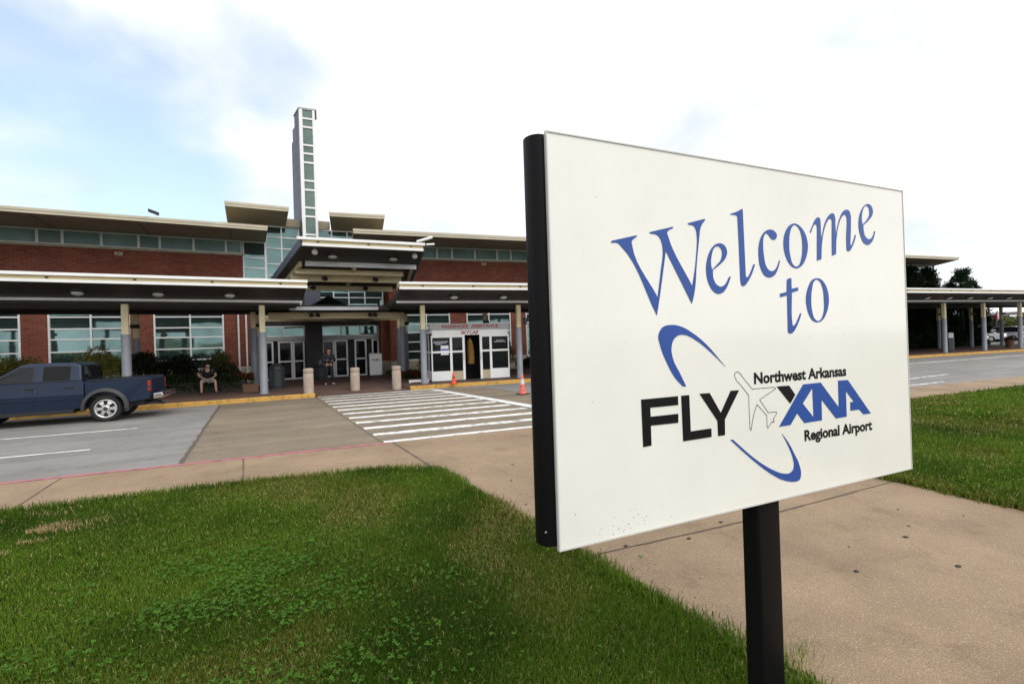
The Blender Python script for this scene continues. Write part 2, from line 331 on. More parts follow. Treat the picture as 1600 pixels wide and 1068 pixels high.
def leaves(name, centers, size, tints, m, parent=None, n_per=1, aspect=1.8, up=0.3, rg=rng):
    """many leaf-sized quads (bent along the midrib) at the given points, each with its own tint"""
    C = np.asarray(centers, float); n = len(C)
    d = rg.normal(size=(n, 3)); d[:, 2] += up; d /= np.linalg.norm(d, axis=1)[:, None]
    a = rg.normal(size=(n, 3)); b = np.cross(d, a); b /= np.linalg.norm(b, axis=1)[:, None]
    nn = np.cross(d, b)
    L = (np.asarray(size) * rg.uniform(0.6, 1.3, n))[:, None]; W = L / aspect
    p = np.stack([C, C + d*L*0.5 + b*W*0.5 + nn*L*0.06, C + d*L, C + d*L*0.5 - b*W*0.5 + nn*L*0.06], 1).reshape(-1, 3)
    me = bpy.data.meshes.new(name); me.vertices.add(4*n); me.loops.add(4*n); me.polygons.add(n)
    me.vertices.foreach_set('co', p.astype(np.float32).ravel())
    me.loops.foreach_set('vertex_index', np.arange(4*n, dtype=np.int32)); me.polygons.foreach_set('loop_start', np.arange(0, 4*n, 4, dtype=np.int32))
    me.update(calc_edges=True)
    ca = me.color_attributes.new('tint', 'FLOAT_COLOR', 'POINT')
    T = np.ones((n, 4), np.float32); T[:, :3] = tints
    ca.data.foreach_set('color', np.repeat(T, 4, axis=0).ravel())
    me.materials.append(m); o = bpy.data.objects.new(name, me); COL.objects.link(o)
    if parent is not None: o.parent = parent
    return o
# ================================================================== ground, road, pavement
def near_y(x): return 9.03 - 0.115 * (x - 2.22)          # near kerb line of the road
RO = Vector((6.69, 20.6, 0)); RA = R(-8.7)                 # frame of the right-hand wing: s along, t away
def rf(s, t, z=0.0):
    return Vector((RO.x + s * math.cos(RA) - t * math.sin(RA), RO.y + s * math.sin(RA) + t * math.cos(RA), z))
def rxy(s, t): p = rf(s, t); return (p.x, p.y)
far_left = [(-60, 21.3), (-14, 20.2), (2.05, 19.65)]       # far kerb line
far_right = [(5.75, 19.62)] + [rxy(s, -0.95) for s in (0.3, 20, 45, 90)]

sheet('ground', [(-1500, -1500), (1500, -1500), (1500, 1500), (-1500, 1500)], -0.06, M['earth'], 'flat open ground reaching the horizon', 'ground')
road_poly = [(-60, near_y(-60)), (100, near_y(100))] + [far_right[-1]] + far_right[-2::-1] + far_left[::-1]
sheet('road', road_poly, 0.0, M['asphalt'], 'grey asphalt road in front of the terminal', 'road')
# tan concrete panel laid across the road at the crossing
pl = [(-1.10, near_y(-1.1)), (9.6, near_y(9.6)), (8.25, 18.25), (5.75, 19.60), (2.05, 19.63), (-1.03, 19.70)]
sheet('road_panel', pl, 0.004, M['panel_concrete'], 'tan concrete road panel across the asphalt at the crossing', 'road')
mb = MB()
def strip(mb, p, q, w, z):
    p, q = Vector((*p, 0)), Vector((*q, 0)); d = (q - p).normalized(); n = Vector((-d.y, d.x, 0)) * (w / 2)
    mb.add([(*(p - n).xy, z), (*(q - n).xy, z), (*(q + n).xy, z), (*(p + n).xy, z)], [(0, 1, 2, 3)])
# tar joints with a slight waver
def waver(mb, p, q, w, z, n=14, amp=0.004):
    p, q = Vector((*p, 0)), Vector((*q, 0)); d = (q - p).normalized(); nn = Vector((-d.y, d.x, 0)); prev = None
    pts = [p.lerp(q, i / n) + nn * random.uniform(-amp, amp) for i in range(n + 1)]
    for a, b in zip(pts, pts[1:]):
        ww = w * random.uniform(0.6, 1.3); mb.add([(*(a - nn*ww/2).xy, z), (*(b - nn*ww/2).xy, z), (*(b + nn*ww/2).xy, z), (*(a + nn*ww/2).xy, z)], [(0, 1, 2, 3)])
waver(mb, (-1.10, 9.45), (-1.03, 19.66), 0.07, 0.008, 40, .015)
waver(mb, (9.55, 8.25), (8.25, 18.2), 0.05, 0.008)
waver(mb, (2.13, 9.15), (2.04, 19.6), 0.03, 0.008)
struct(mb.build('road_joint', M['joint'], recalc=False), 'dark tar joints at the edges of the tan road panel', 'road joint')
# lane markings on the asphalt
for i, (p, q, w, lab) in enumerate([((-9.5, 15.55), (-2.57, 15.0), 0.11, 'white lane line beside the pickup truck'), ((-9.5, 12.85), (-2.85, 12.25), 0.11, 'white lane line nearer the red kerb'),
                      ((18.6, 7.66), (21.0, 7.50), 0.13, 'short white dash at the right edge of the sign, nearer the kerb'), ((18.4, 8.75), (24.6, 8.65), 0.12, 'white dash on the right-hand stretch of road'),
                      ((22.0, 13.6), (60.0, 9.3), 0.22, 'long white line near the far right kerb')]):
    mb = MB(); strip(mb, p, q, w, 0.006); struct(mb.build('lane_marking', M['worn_paint' if i > 1 else 'white_paint'], recalc=False), lab, 'road marking')
# zebra stripes
for k in range(12):
    y0 = 9.12 + 0.945 * k - 0.0; m_ = M['worn_paint'] if k in (1, 3, 5, 10) else M['white_paint']
    p = (2.16, y0 + 0.12); x1 = 6.62 if k > 2 else 6.95; q = (x1, y0 + 0.12 - 0.118 * (x1 - 2.16)); mb = MB(); n = 24
    P, Q = Vector((*p, 0)), Vector((*q, 0)); d = (Q - P).normalized(); nn = Vector((-d.y, d.x, 0)); e0 = [random.uniform(-.012, .012) for _ in range(n + 1)]; e1 = [random.uniform(-.012, .012) for _ in range(n + 1)]
    for i in range(n):
        a, b = P.lerp(Q, i / n), P.lerp(Q, (i + 1) / n); w = 0.15
        mb.add([(*(a - nn*(w+e0[i])).xy, 0.009), (*(b - nn*(w+e0[i+1])).xy, 0.009), (*(b + nn*(w+e1[i+1])).xy, 0.009), (*(a + nn*(w+e1[i])).xy, 0.009)], [(0, 1, 2, 3)])
    o = mb.build('crossing_stripe', m_, recalc=False); struct(o, 'white crossing stripe painted across the tan road panel', 'road marking'); o['group'] = 'white stripes of the crossing'
mb = MB(); strip(mb, (6.55, 19.0), (7.0, 10.4), 0.34, 0.013); struct(mb.build('crossing_edge', M['white_paint'], recalc=False), 'thick white line closing the right side of the crossing', 'road marking')
# near pavement and the wide walk
ZN = 0.04
walk_left = [(-60, near_y(-60)), (2.25, near_y(2.25)), (2.27, 6.60), (1.64, 7.05), (-0.16, 7.45), (-2.67, 7.72), (-14, 8.9), (-60, 13.5)]
sheet('sidewalk', walk_left, ZN, M['walk_concrete'], 'tan pebbled concrete sidewalk along the red kerb', 'sidewalk')
wide = [(2.255, near_y(2.255)), (100, near_y(100)), (100, near_y(100) - 2.6), (9.0, near_y(9.0) - 1.75), (6.95, 6.45), (6.69, 3.3), (6.50, 1.5), (6.3, -2.0), (6.0, -9.0), (3.2, -9.0), (2.55, -2.0), (2.375, 1.9), (2.315, 3.98), (2.275, 6.60)]
sheet('walkway', wide, ZN, M['walk_concrete'], 'wide tan pebbled concrete walk leading to the crossing', 'walkway')
mb = MB(); z = ZN + 0.004
waver(mb, (2.262, 9.0), (2.272, 6.6), 0.035, z); waver(mb, (-0.18, 9.25), (-0.16, 7.5), 0.022, z, 8); waver(mb, (-2.54, 9.5), (-2.56, 7.75), 0.02, z, 8)
waver(mb, (2.38, 3.22), (4.06, 3.02), 0.020, z); waver(mb, (4.06, 3.02), (6.65, 2.87), 0.020, z); waver(mb, (6.95, 6.5), (7.3, 8.4), 0.02, z)
for k in range(7): waver(mb, (11 + 3.4*k, near_y(11 + 3.4*k) - 0.02), (11 + 3.4*k - .1, near_y(11+3.4*k) - 1.7), 0.02, z, 8)
struct(mb.build('paving_joint', M['joint'], recalc=False), 'narrow dark joints in the tan concrete walks', 'paving joint')
mb = MB(); strip(mb, (-60, near_y(-60) - 0.05), (2.20, near_y(2.2) - 0.05), 0.10, ZN + 0.005)
struct(mb.build('red_kerb', M['red_paint'], recalc=False), 'faded red paint along the near kerb', 'kerb')
# dark spots of gum and small leaves on the walk
for i, (x, y) in enumerate([(2.62, 3.43), (2.78, 3.2), (3.35, 3.02), (3.2, 3.35), (3.9, 3.12), (2.75, 3.75), (2.6, 4.6), (2.45, 1.95), (5.6, 2.4), (5.2, 2.15), (4.3, 2.2), (3.9, 1.95), (4.9, 2.05), (3.3, 6.2), (4.5, 7.5), (2.9, 5.5), (3.6, 5.0), (5.9, 2.0), (4.6, 1.6)]):
    mb = MB(); n = 10; r0 = random.uniform(0.008, 0.019); ph = random.random() * 6; rr = [r0 * random.uniform(.7, 1.3) for _ in range(n)]
    mb.add([(x + rr[k]*1.4*math.cos(2*math.pi*k/n + ph), y + rr[k]*math.sin(2*math.pi*k/n + ph), ZN + 0.006) for k in range(n)], [tuple(range(n))])
    o = mb.build('gum_spot', M['rubber'], recalc=False); tag(o, 'small dark gum spot on the tan concrete walk', 'stain', 'gum spots on the walk')
# far raised pavement with a dropped kerb at the crossing
ZF = 0.15
back = [(100, 100), (-60, 100)]
fl_in = [(-60, 21.45), (-14, 20.35), (2.05, 19.80)]; fr_in = [(5.75, 19.77)] + [rxy(s, -0.80) for s in (0.3, 20, 45, 90)]
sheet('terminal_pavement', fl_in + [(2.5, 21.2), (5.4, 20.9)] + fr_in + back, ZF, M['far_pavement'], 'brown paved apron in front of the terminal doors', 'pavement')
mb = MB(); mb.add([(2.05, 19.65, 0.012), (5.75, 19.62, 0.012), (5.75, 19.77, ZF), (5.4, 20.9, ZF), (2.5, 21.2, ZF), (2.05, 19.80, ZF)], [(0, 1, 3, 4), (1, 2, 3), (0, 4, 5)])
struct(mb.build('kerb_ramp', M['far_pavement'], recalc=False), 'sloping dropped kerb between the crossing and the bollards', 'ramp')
def kerb(front, inner, label):
    mb = MB(); n = len(front); vs = []
    for (a, b), (c, d) in zip(front, inner): vs += [(a, b, -0.1), (a, b, ZF - 0.015), (a, b + 0.015, ZF + 0.004), (c, d, ZF + 0.004), (c, d, -0.1)]
    mb.add(vs, [(k*5 + i, (k+1)*5 + i, (k+1)*5 + i + 1, k*5 + i + 1) for k in range(n - 1) for i in range(4)] + [(0, 1, 2, 3, 4), tuple((n-1)*5 + i for i in (4, 3, 2, 1, 0))])
    struct(mb.build('yellow_kerb', M['yellow_paint']), label, 'kerb')
kerb(far_left, fl_in, 'yellow painted kerb behind the blue pickup truck')
kerb(far_right, fr_in, 'yellow painted kerb in front of the glass booth and running right')

# ---- lawns
left_lawn = [(-60, -9), (2.9, -9), (2.55, -2.0), (2.375, 1.9), (2.315, 3.98), (2.27, 6.60), (1.64, 7.05), (-0.16, 7.45), (-2.67, 7.72), (-14, 8.9), (-60, 13.5)]
right_lawn = [(6.0, -9.0), (100, -9), (100, near_y(100) - 2.6), (9.0, near_y(9.0) - 1.75), (6.95, 6.45), (6.69, 3.3), (6.50, 1.5), (6.3, -2.0)]
sheet('lawn_soil', left_lawn, ZN + 0.002, M['lawn_soil'], 'soil of the lawn left of the walk', 'lawn')
sheet('lawn_soil', right_lawn, ZN + 0.03, M['lawn_soil'], 'soil of the lawn right of the walk', 'lawn')
def inside(poly, x, y):
    r = np.zeros(len(x), bool); n = len(poly)
    for i in range(n):
        (x0, y0), (x1, y1) = poly[i], poly[(i + 1) % n]
        c = ((y0 > y) != (y1 > y)) & (x < (x1 - x0) * (y - y0) / ((y1 - y0) + 1e-12) + x0); r ^= c
    return r
def vnoise(x, y, s, seed):
    g = np.random.default_rng(seed).random((64, 64)); X = x * s + 100.3; Y = y * s + 77.7
    xi = np.floor(X).astype(int); yi = np.floor(Y).astype(int); fx = X - xi; fy = Y - yi; fx = fx*fx*(3-2*fx); fy = fy*fy*(3-2*fy)
    a = g[xi % 64, yi % 64]; b = g[(xi+1) % 64, yi % 64]; c = g[xi % 64, (yi+1) % 64]; d = g[(xi+1) % 64, (yi+1) % 64]
    return (a*(1-fx) + b*fx)*(1-fy) + (c*(1-fx) + d*fx)*fy
def fbm(x, y, s, seed): return 0.55*vnoise(x, y, s, seed) + 0.3*vnoise(x, y, s*2.1, seed+1) + 0.15*vnoise(x, y, s*4.3, seed+2)
class Blades:
    def __init__(s): s.P = []; s.T = []
    def add(s, x, y, z, h, w, tint, lean=0.85):
        n = len(x); a = rng.uniform(0, 2*np.pi, n); ln = rng.uniform(0.1, lean, n) * h; b = rng.uniform(0, 2*np.pi, n)
        c = np.stack([x, y, np.full(n, z) if np.isscalar(z) else z], 1); side = np.stack([np.cos(a), np.sin(a), np.zeros(n)], 1) * (w/2)[:, None]
        ld = np.stack([np.cos(b)*ln, np.sin(b)*ln, np.zeros(n)], 1); up = np.zeros((n, 3)); up[:, 2] = h
        p = np.stack([c - side, c + side, c + ld*0.35 + up*0.6 + side*0.75, c + ld*0.35 + up*0.6 - side*0.75, c + ld + up*np.sqrt(np.maximum(0.1, 1 - (ln/h)**2))[:, None]], 1)
        s.P.append(p.reshape(-1, 3)); s.T.append(np.repeat(tint, 5, axis=0))
    def build(s, name, label):
        p = np.concatenate(s.P).astype(np.float32); t = np.concatenate(s.T).astype(np.float32); n = len(p) // 5
        me = bpy.data.meshes.new(name); me.vertices.add(5*n); me.loops.add(7*n); me.polygons.add(2*n)
        me.vertices.foreach_set('co', p.ravel()); base = np.arange(n, dtype=np.int32)[:, None] * 5
        me.loops.foreach_set('vertex_index', (base + np.array([0, 1, 2, 3, 3, 2, 4], np.int32)).ravel())
        me.polygons.foreach_set('loop_start', (np.arange(n, dtype=np.int32)[:, None]*7 + np.array([0, 4], np.int32)).ravel())
        me.update(calc_edges=True)
        ca = me.color_attributes.new('tint', 'FLOAT_COLOR', 'POINT'); T = np.ones((5*n, 4), np.float32); T[:, :3] = t; ca.data.foreach_set('color', T.ravel())
        me.materials.append(M['blade']); o = bpy.data.objects.new(name, me); COL.objects.link(o); return tag(o, label, 'grass', kind='stuff')
def grass_tint(x, y):
    n = len(x); k = fbm(x, y, 0.9, 11)[:, None]; r = rng.random((n, 1))
    dark = np.array([0.024, 0.068, 0.005]); bright_green = np.array([0.122, 0.208, 0.018]); olive = np.array([0.170, 0.168, 0.030]); straw = np.array([0.40, 0.33, 0.13])  # blades' own greens, varied by noise patches and at random
    c = dark + (bright_green - dark) * np.clip(k*1.5 - 0.35 + r*0.35, 0, 1)
    o = np.clip((fbm(x, y, 0.75, 31) - 0.52) * 5, 0, 1)[:, None] * (rng.random((n, 1)) < 0.55); c = c*(1-o) + olive*o
    st = (rng.random((n, 1)) < 0.045 + 0.16*np.clip((fbm(x, y, 0.8, 31)[:, None]-0.55)*5, 0, 1)); c = np.where(st, straw, c)
    return c * rng.uniform(0.6, 1.4, (n, 1))
g = Blades()
def sow(poly, x0, x1, y0, y1, dens, hh, ww, z, dmin=0, dmax=99, edge=None):
    n = int(dens * (x1-x0) * (y1-y0)); x = rng.uniform(x0, x1, n); y = rng.uniform(y0, y1, n); d = np.hypot(x, y)
    k = inside(poly, x, y) & (d >= dmin) & (d < dmax) & (np.abs(x*_Rv.x + y*_Rv.y) < (x*_F.x + y*_F.y)*1.12 + 2.3) & (x*_F.x + y*_F.y > 0.2)
    x, y = x[k], y[k]; n = len(x)
    h = hh * rng.uniform(0.55, 1.25, n) * (0.75 + 0.6*fbm(x, y, 1.7, 5)); g.add(x, y, z, h, ww * rng.uniform(0.7, 1.3, n), grass_tint(x, y))
sow(left_lawn, -3.6, 2.9, 0.0, 4.2, 26000, 0.031, 0.0036, ZN, 0, 3.4)
sow(left_lawn, -6.0, 2.9, 0.0, 6.5, 13000, 0.032, 0.0046, ZN, 3.4, 5.2)
sow(left_lawn, -12, 2.9, 0.5, 9.8, 6500, 0.034, 0.0062, ZN, 5.2, 12)
sow(right_lawn, 6.2, 12, -3, 6.6, 3600, 0.056, 0.009, ZN + 0.03, 0, 12)
sow(right_lawn, 6.2, 34, -4, 6.6, 1100, 0.060, 0.020, ZN + 0.03, 12, 40)
# ragged tufts leaning over the edges of the walks
def fringe(pts, per_m, z, spread=0.05, hh=0.06, ww=0.006):
    for (a, b), (c, d) in zip(pts, pts[1:]):
        L = math.hypot(c-a, d-b); n = int(L * per_m); t = rng.random(n); cl = vnoise(t*L + a*3, t*0 + b, 3.0, 3)
        x = a + (c-a)*t + rng.normal(0, spread*(0.4 + cl), n); y = b + (d-b)*t + rng.normal(0, spread*(0.4+cl), n)
        g.add(x, y, z, hh*rng.uniform(0.5, 1.5, n), ww*rng.uniform(0.7, 1.3, n), grass_tint(x, y), 0.8)
fringe([(2.41, 0.9), (2.375, 1.9), (2.315, 3.98), (2.27, 6.60)], 1900, ZN, 0.06)
fringe([(2.27, 6.60), (1.64, 7.05), (-0.16, 7.45), (-2.67, 7.72), (-7, 8.2)], 700, ZN, 0.05, 0.075, 0.008)
fringe([(6.50, 1.3), (6.69, 3.3), (6.95, 6.45)], 1100, ZN, 0.04, 0.06, 0.009)
fringe([(9.0, near_y(9.0) - 1.75), (34, near_y(34) - 1.85)], 180, ZN, 0.10, 0.08, 0.02)
n = 300; x = rng.normal(2.22, 0.09, n); y = rng.normal(1.38, 0.06, n); g.add(x, y, ZN, rng.uniform(0.03, 0.09, n), rng.uniform(0.003, 0.005, n), grass_tint(x, y)*1.2, 0.8)   # tufts at the foot of the post
n = 60; x = rng.normal(2.58, 0.06, n); y = rng.normal(1.62, 0.05, n); g.add(x, y, ZN, rng.uniform(0.05, 0.12, n), rng.uniform(0.002, 0.004, n), grass_tint(x, y)*1.1, 0.9)
nb = 900; e = rng.random(nb); x = np.concatenate([2.44 - .20*e + rng.exponential(.09, nb), rng.uniform(-4, 2.2, 700)]); y = np.concatenate([0.9 + 5.7*e, np.zeros(700)]); k = slice(nb, None); y[k] = 7.52 - .19*(x[k] + .16) + rng.exponential(.10, 700) - .05
g.add(x, y, ZN + .004, rng.uniform(.008, .02, len(x)), rng.uniform(.004, .009, len(x)), np.array([.28, .23, .10])*rng.uniform(.4, 1.2, (len(x), 1)), .98)   # clippings on the concrete
g.build('grass', 'mown green lawn grass on both sides of the walk')
# dry straw patch at the left edge
s_ = Blades(); n = 12000; x = rng.normal(-2.5, 0.38, n); y = rng.normal(6.65, 0.28, n); k = fbm(x, y, 2.6, 51) > 0.45; x, y = x[k], y[k]; n = len(x)
s_.add(x, y, ZN + 0.015, rng.uniform(0.02, 0.06, n), rng.uniform(0.004, 0.008, n), np.array([0.42, 0.32, 0.15]) * rng.uniform(0.6, 1.25, (n, 1)), 0.98); s_.build('dry_grass', 'patch of dry straw coloured grass at the left edge of the lawn')
# clover in the near lawn
def clover_spots(n, cx, cy, sx, sy):
    x = rng.normal(cx, sx, n); y = rng.normal(cy, sy, n); k = fbm(x, y, 2.6, 71) + rng.normal(0, .09, n) > 0.50; return x[k], y[k]
X, Y = zip(*[clover_spots(*a) for a in ((2300, -0.45, 4.2, 0.7, 0.6), (3000, -1.1, 4.0, 0.8, 0.6), (1500, 0.0, 3.2, 0.5, 0.4), (600, 0.4, 4.3, 0.6, 0.4), (300, 1.1, 3.2, 0.6, 0.5), (350, -0.2, 5.0, 0.8, 0.4))])
X = np.concatenate(X); Y = np.concatenate(Y); n = len(X); Z = ZN + rng.uniform(0.022, 0.050, n)
V = []; Fc = []; T = []
for i in range(n):
    ph = random.random()*6.28; r = random.uniform(0.007, 0.018); t = np.array([0.066, 0.155, 0.017]) * random.uniform(0.75, 1.35); tx, ty = random.gauss(0, .3), random.gauss(0, .3)
    for q in range(3):
        a = ph + q*2.094; o = len(V)
        for (u, v) in ((0, 0), (0.55, 0.50), (1.0, 0.30), (0.95, 0), (1.0, -0.30), (0.55, -0.50)):
            dx, dy = (u*math.cos(a) - v*math.sin(a))*r, (u*math.sin(a) + v*math.cos(a))*r
            V.append((X[i]+dx, Y[i]+dy, Z[i] + dx*tx + dy*ty + 0.15*u*r)); T.append((*t, 1))
        Fc.append((o, o+1, o+2, o+3, o+4, o+5))
me = bpy.data.meshes.new('clover'); me.from_pydata(V, [], Fc); ca = me.color_attributes.new('tint', 'FLOAT_COLOR', 'POINT'); ca.data.foreach_set('color', np.array(T, np.float32).ravel())
me.materials.append(M['blade']); o = bpy.data.objects.new('clover', me); COL.objects.link(o); tag(o, 'broad leaved clover spreading through the lawn in front', 'clover', kind='stuff')
# ================================================================== terminal building
BO = (2.0, 30.0, ZF)
bld = thing('terminal_building', 'long red brick airport terminal with teal glass, flat roofs and a slim tower', 'building', BO)
ident = lambda s, t, z: (s, t, z)
def rwf(s, t, z): p = rf(s, t, z); return (p.x, p.y, p.z)
def bpart(mb, name, m, parent=None, fn=ident, bevel=0.0):
    mb.v = [fn(*p) for p in mb.v]
    return mb.build(name, m, parent or bld, off=(BO if parent is None else (0, 0, 0)) if parent in (None, bld) else BO, bevel=bevel)
def window(x0, x1, z0, z1, y, vb, hb, gm, fn=ident, fw=0.06, fm=None, depth=0.10, name='window', tilt=0.004):
    """white frame with bars; its glass is a child. vb, hb: inner bar positions"""
    fm = fm or M['white_metal']; f = MB(); a = fw / 2
    xs = [x0] + sorted(vb) + [x1]; zs = [z0] + sorted(hb) + [z1]
    for i, x in enumerate(xs):
        xa, xb = (x, x + fw) if i == 0 else (x - fw, x) if i == len(xs) - 1 else (x - a, x + a); f.box(xa, xb, y - 0.03, y + depth, z0, z1)
    for k, z in enumerate(zs):
        za, zb = (z, z + fw) if k == 0 else (z - fw, z) if k == len(zs) - 1 else (z - a*0.9, z + a*0.9)
        for i in range(len(xs) - 1):
            xa = xs[i] + (fw if i == 0 else a); xb = xs[i+1] - (fw if i == len(xs) - 2 else a); f.box(xa, xb, y - 0.024, y + depth, za, zb)
    fo = bpart(f, name, fm, None, fn)
    g_ = MB()
    for i in range(len(xs) - 1):
        for k in range(len(zs) - 1):
            t1, t2 = random.gauss(0, tilt), random.gauss(0, tilt)
            w, h = xs[i+1] - xs[i], zs[k+1] - zs[k]
            g_.add([(xs[i] + .012, y + .05 - t1*w - t2*h, zs[k] + .012), (xs[i+1] - .012, y + .05 + t1*w - t2*h, zs[k] + .012), (xs[i+1] - .012, y + .05 + t1*w + t2*h, zs[k+1] - .012), (xs[i] + .012, y + .05 - t1*w + t2*h, zs[k+1] - .012)], [(0, 1, 2, 3)])
    g_.v = [fn(*p) for p in g_.v]
    po = g_.build('pane', gm, fo, off=BO, recalc=False)
    return fo
HB = [1.5, 2.08, 2.67, 3.17, 3.73]
# --- left wing (front face at y = 30)
lb = [(-4.36 - 4.0*k, -1.30 - 4.0*k) for k in range(7)]
mb = MB(); mb.box(-36, -0.32, 30.0, 30.4, 4.50, 7.05)
edges = [0.12] + [e for b in lb for e in (b[1], b[0])] + [-36]
for i in range(0, len(edges), 2): mb.box(edges[i+1], edges[i], 30.0, 30.4, 1.0, 4.50)
bpart(mb, 'brick_wall', M['brick'])
mb = MB()
mb.box(-36, 0.16, 29.95, 30.4, ZF - .1, 0.95)
bpart(mb, 'stone_base', M['stone'], bevel=0.02)
for a, b in lb: window(a, b, 0.95, 4.5, 30.0, [(a + b) / 2 + 0.02], HB, M['teal_glass'], fw=0.075)
mb = MB(); mb.box(-36, -0.26, 29.91, 30.3, 7.05, 7.17); bpart(mb, 'sill', M['stone'], bevel=0.015)
cl = [-0.36, -1.10, -2.56, -4.0, -4.87, -6.32, -7.76, -8.65, -10.1, -11.5, -12.4, -13.85, -15.3, -16.2, -17.6, -19.1, -20.0]
for a, b in zip(cl[1:], cl): window(a, b, 7.17, 7.88, 30.02, [], [], M['high_glass'], fw=0.05)
window(-0.32, 0.82, 4.4, 7.88, 30.01, [], [5.27, 5.84, 6.41, 6.97], M['teal_glass'], fw=0.07)
def roof(x0, x1, yf, zf0, zf1, yw, zw, yb, fn=ident, slope=0.03, end=None):
    mb = MB(); th = zf1 - zf0; prof = [(yf, zf0), (yf, zf1), (yb, zf1 + slope*(yb - yf)), (yb, zw), (yw, zw)]
    rings = []
    for x, sk in ((x0, 0), (x1, end or 0)): rings.append([(x + sk*(p[0] - yf), p[0], p[1]) for p in prof])
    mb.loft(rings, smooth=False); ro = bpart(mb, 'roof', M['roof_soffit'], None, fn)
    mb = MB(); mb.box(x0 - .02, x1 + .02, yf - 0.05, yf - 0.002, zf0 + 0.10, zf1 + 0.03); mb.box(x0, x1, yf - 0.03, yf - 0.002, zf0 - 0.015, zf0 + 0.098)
    mb.v = [fn(*p) for p in mb.v]; mb.build('fascia', M['roof_fascia'], ro, off=BO)
    return ro
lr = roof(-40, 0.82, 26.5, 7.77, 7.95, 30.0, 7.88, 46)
for k in range(7):
    mb = MB(); mb.prism([(26.6, 7.768), (29.95, 7.872), (29.95, 7.862), (26.6, 7.758)], 'x', -0.80 - 3.57*k, -0.775 - 3.57*k); mb.build('soffit_joint', M['dark_brown'], lr, off=BO)
# --- right wing, in its own frame
T8 = 8.4; rb = [(0.10 + 4.05*k, 3.08 + 4.05*k) for k in range(12)]
mb = MB(); mb.box(-0.62, 51.0, T8, T8 + .4, 4.5, 7.12)
edges = [-0.62] + [e for b in rb for e in b] + [51.0]
for i in range(0, len(edges), 2): mb.box(edges[i], edges[i+1], T8, T8 + .4, 1.0, 4.5)
mb.box(50.6, 51.0, T8 + .4, T8 + 14, 1.0, 7.12)
bpart(mb, 'brick_wall', M['brick'], None, rwf)
mb = MB(); mb.box(-0.62, 51.05, T8 - .05, T8 + .4, ZF - .1, 0.95); mb.box(50.6, 51.05, T8 + .4, T8 + 14, ZF - .1, .95); bpart(mb, 'stone_base', M['stone'], None, rwf, bevel=0.02)
for a, b in rb: window(a, b, 0.95, 4.5, T8, [(a + b) / 2], HB, M['teal_glass'], rwf, fw=0.075)
mb = MB(); mb.box(-0.68, 51.06, T8 - .09, T8 + .3, 7.12, 7.23); bpart(mb, 'sill', M['stone'], None, rwf, bevel=0.015)
s_cl = [-1.55, -0.6]; pat = [1.5, 1.5, 0.95]; k = 0
while s_cl[-1] < 50.0: s_cl.append(s_cl[-1] + pat[k % 3]); k += 1
for a, b in zip(s_cl, s_cl[1:]): window(a, b, 7.23, 7.96, T8 + .02, [], [], M['high_glass'], rwf, fw=0.05)
rr_ = roof(-2.66, 47.6, 4.85, 7.80, 8.0, T8, 7.96, 22, rwf, end=0.95)
for k in range(12):
    mb = MB(); mb.prism([(4.95, 7.80), (8.3, 7.952), (8.3, 7.942), (4.95, 7.79)], 'x', 0.6 + 3.7*k, 0.625 + 3.7*k)
    mb.v = [rwf(*p) for p in mb.v]; mb.build('soffit_joint', M['dark_brown'], rr_, off=BO)
# --- central hall above the doors
window(-1.40, 2.62, 4.4, 9.0, 30.72, [-0.4, 0.86, 1.66], [5.35, 6.15, 6.8, 7.7, 8.35], M['teal_glass'], fw=0.07)
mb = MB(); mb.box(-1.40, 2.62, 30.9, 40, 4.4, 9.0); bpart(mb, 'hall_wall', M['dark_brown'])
CO = Vector((3.45, 30.60, 0)); CA = R(-7.5)
def cwf(s, t, z): return (CO.x + s*math.cos(CA) - t*math.sin(CA), CO.y + s*math.sin(CA) + t*math.cos(CA), z)
window(0.0, 3.85, 3.98, 8.95, 0, [0.95, 1.82, 2.75], [4.9, 5.7, 6.5, 7.3, 8.1], M['teal_glass'], cwf, fw=0.07)
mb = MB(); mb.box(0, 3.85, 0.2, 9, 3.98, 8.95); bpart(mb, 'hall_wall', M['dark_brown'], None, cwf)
mb = MB(); mb.box(7.05, 8.2, 30.4, 31.0, ZF - .1, 7.9); bpart(mb, 'brick_wall', M['brick'])
mb = MB(); mb.box(1.86, 2.76, 30.55, 34, 8.98, 9.45); mb.box(3.55, 4.3, 30.45, 34, 8.96, 9.45); bpart(mb, 'parapet', M['roof_soffit'])
roof(-1.02, 1.90, 28.0, 9.20, 9.40, 30.72, 9.0, 37)
def hrf(s, t, z):
    a = R(-10); return (3.98 + s*math.cos(a) - t*math.sin(a), 28.25 + s*math.sin(a) + t*math.cos(a), z)
roof(0, 2.98, 0, 9.22, 9.41, 2.6, 8.95, 9, hrf)
# --- glass tower with stepped slate side
def twf(s, d, z): return (2.74 + 0.83*s - 0.132*d*(1 - s) + 0.10*d*s, 29.9 - 0.07*s + 0.991*d, z)
tw = MB()
for d0, d1, zt in ((0.10, 1.24, 15.70), (1.242, 1.79, 15.12), (1.792, 2.12, 14.42)): tw.box(0, 1, d0, d1, 3.98, zt)
two = bpart(tw, 'tower', M['slate_panel'], None, twf)
tj = MB()
for k in range(14): tj.box(-0.004, 0.0, 0.14, 2.10 if 4.6 + .72*k < 14.2 else 1.2, 4.62 + 0.72*k, 4.65 + 0.72*k)
tj.box(-0.006, 0.0, 0.72, 0.75, 4, 15.6); tj.v = [twf(*p) for p in tj.v]; tj.build('panel_joint', M['black'], two, off=BO)
zb = [8.46, 9.51, 10.02, 11.05, 11.58, 12.63, 13.15, 13.64, 14.68, 15.18, 15.74]
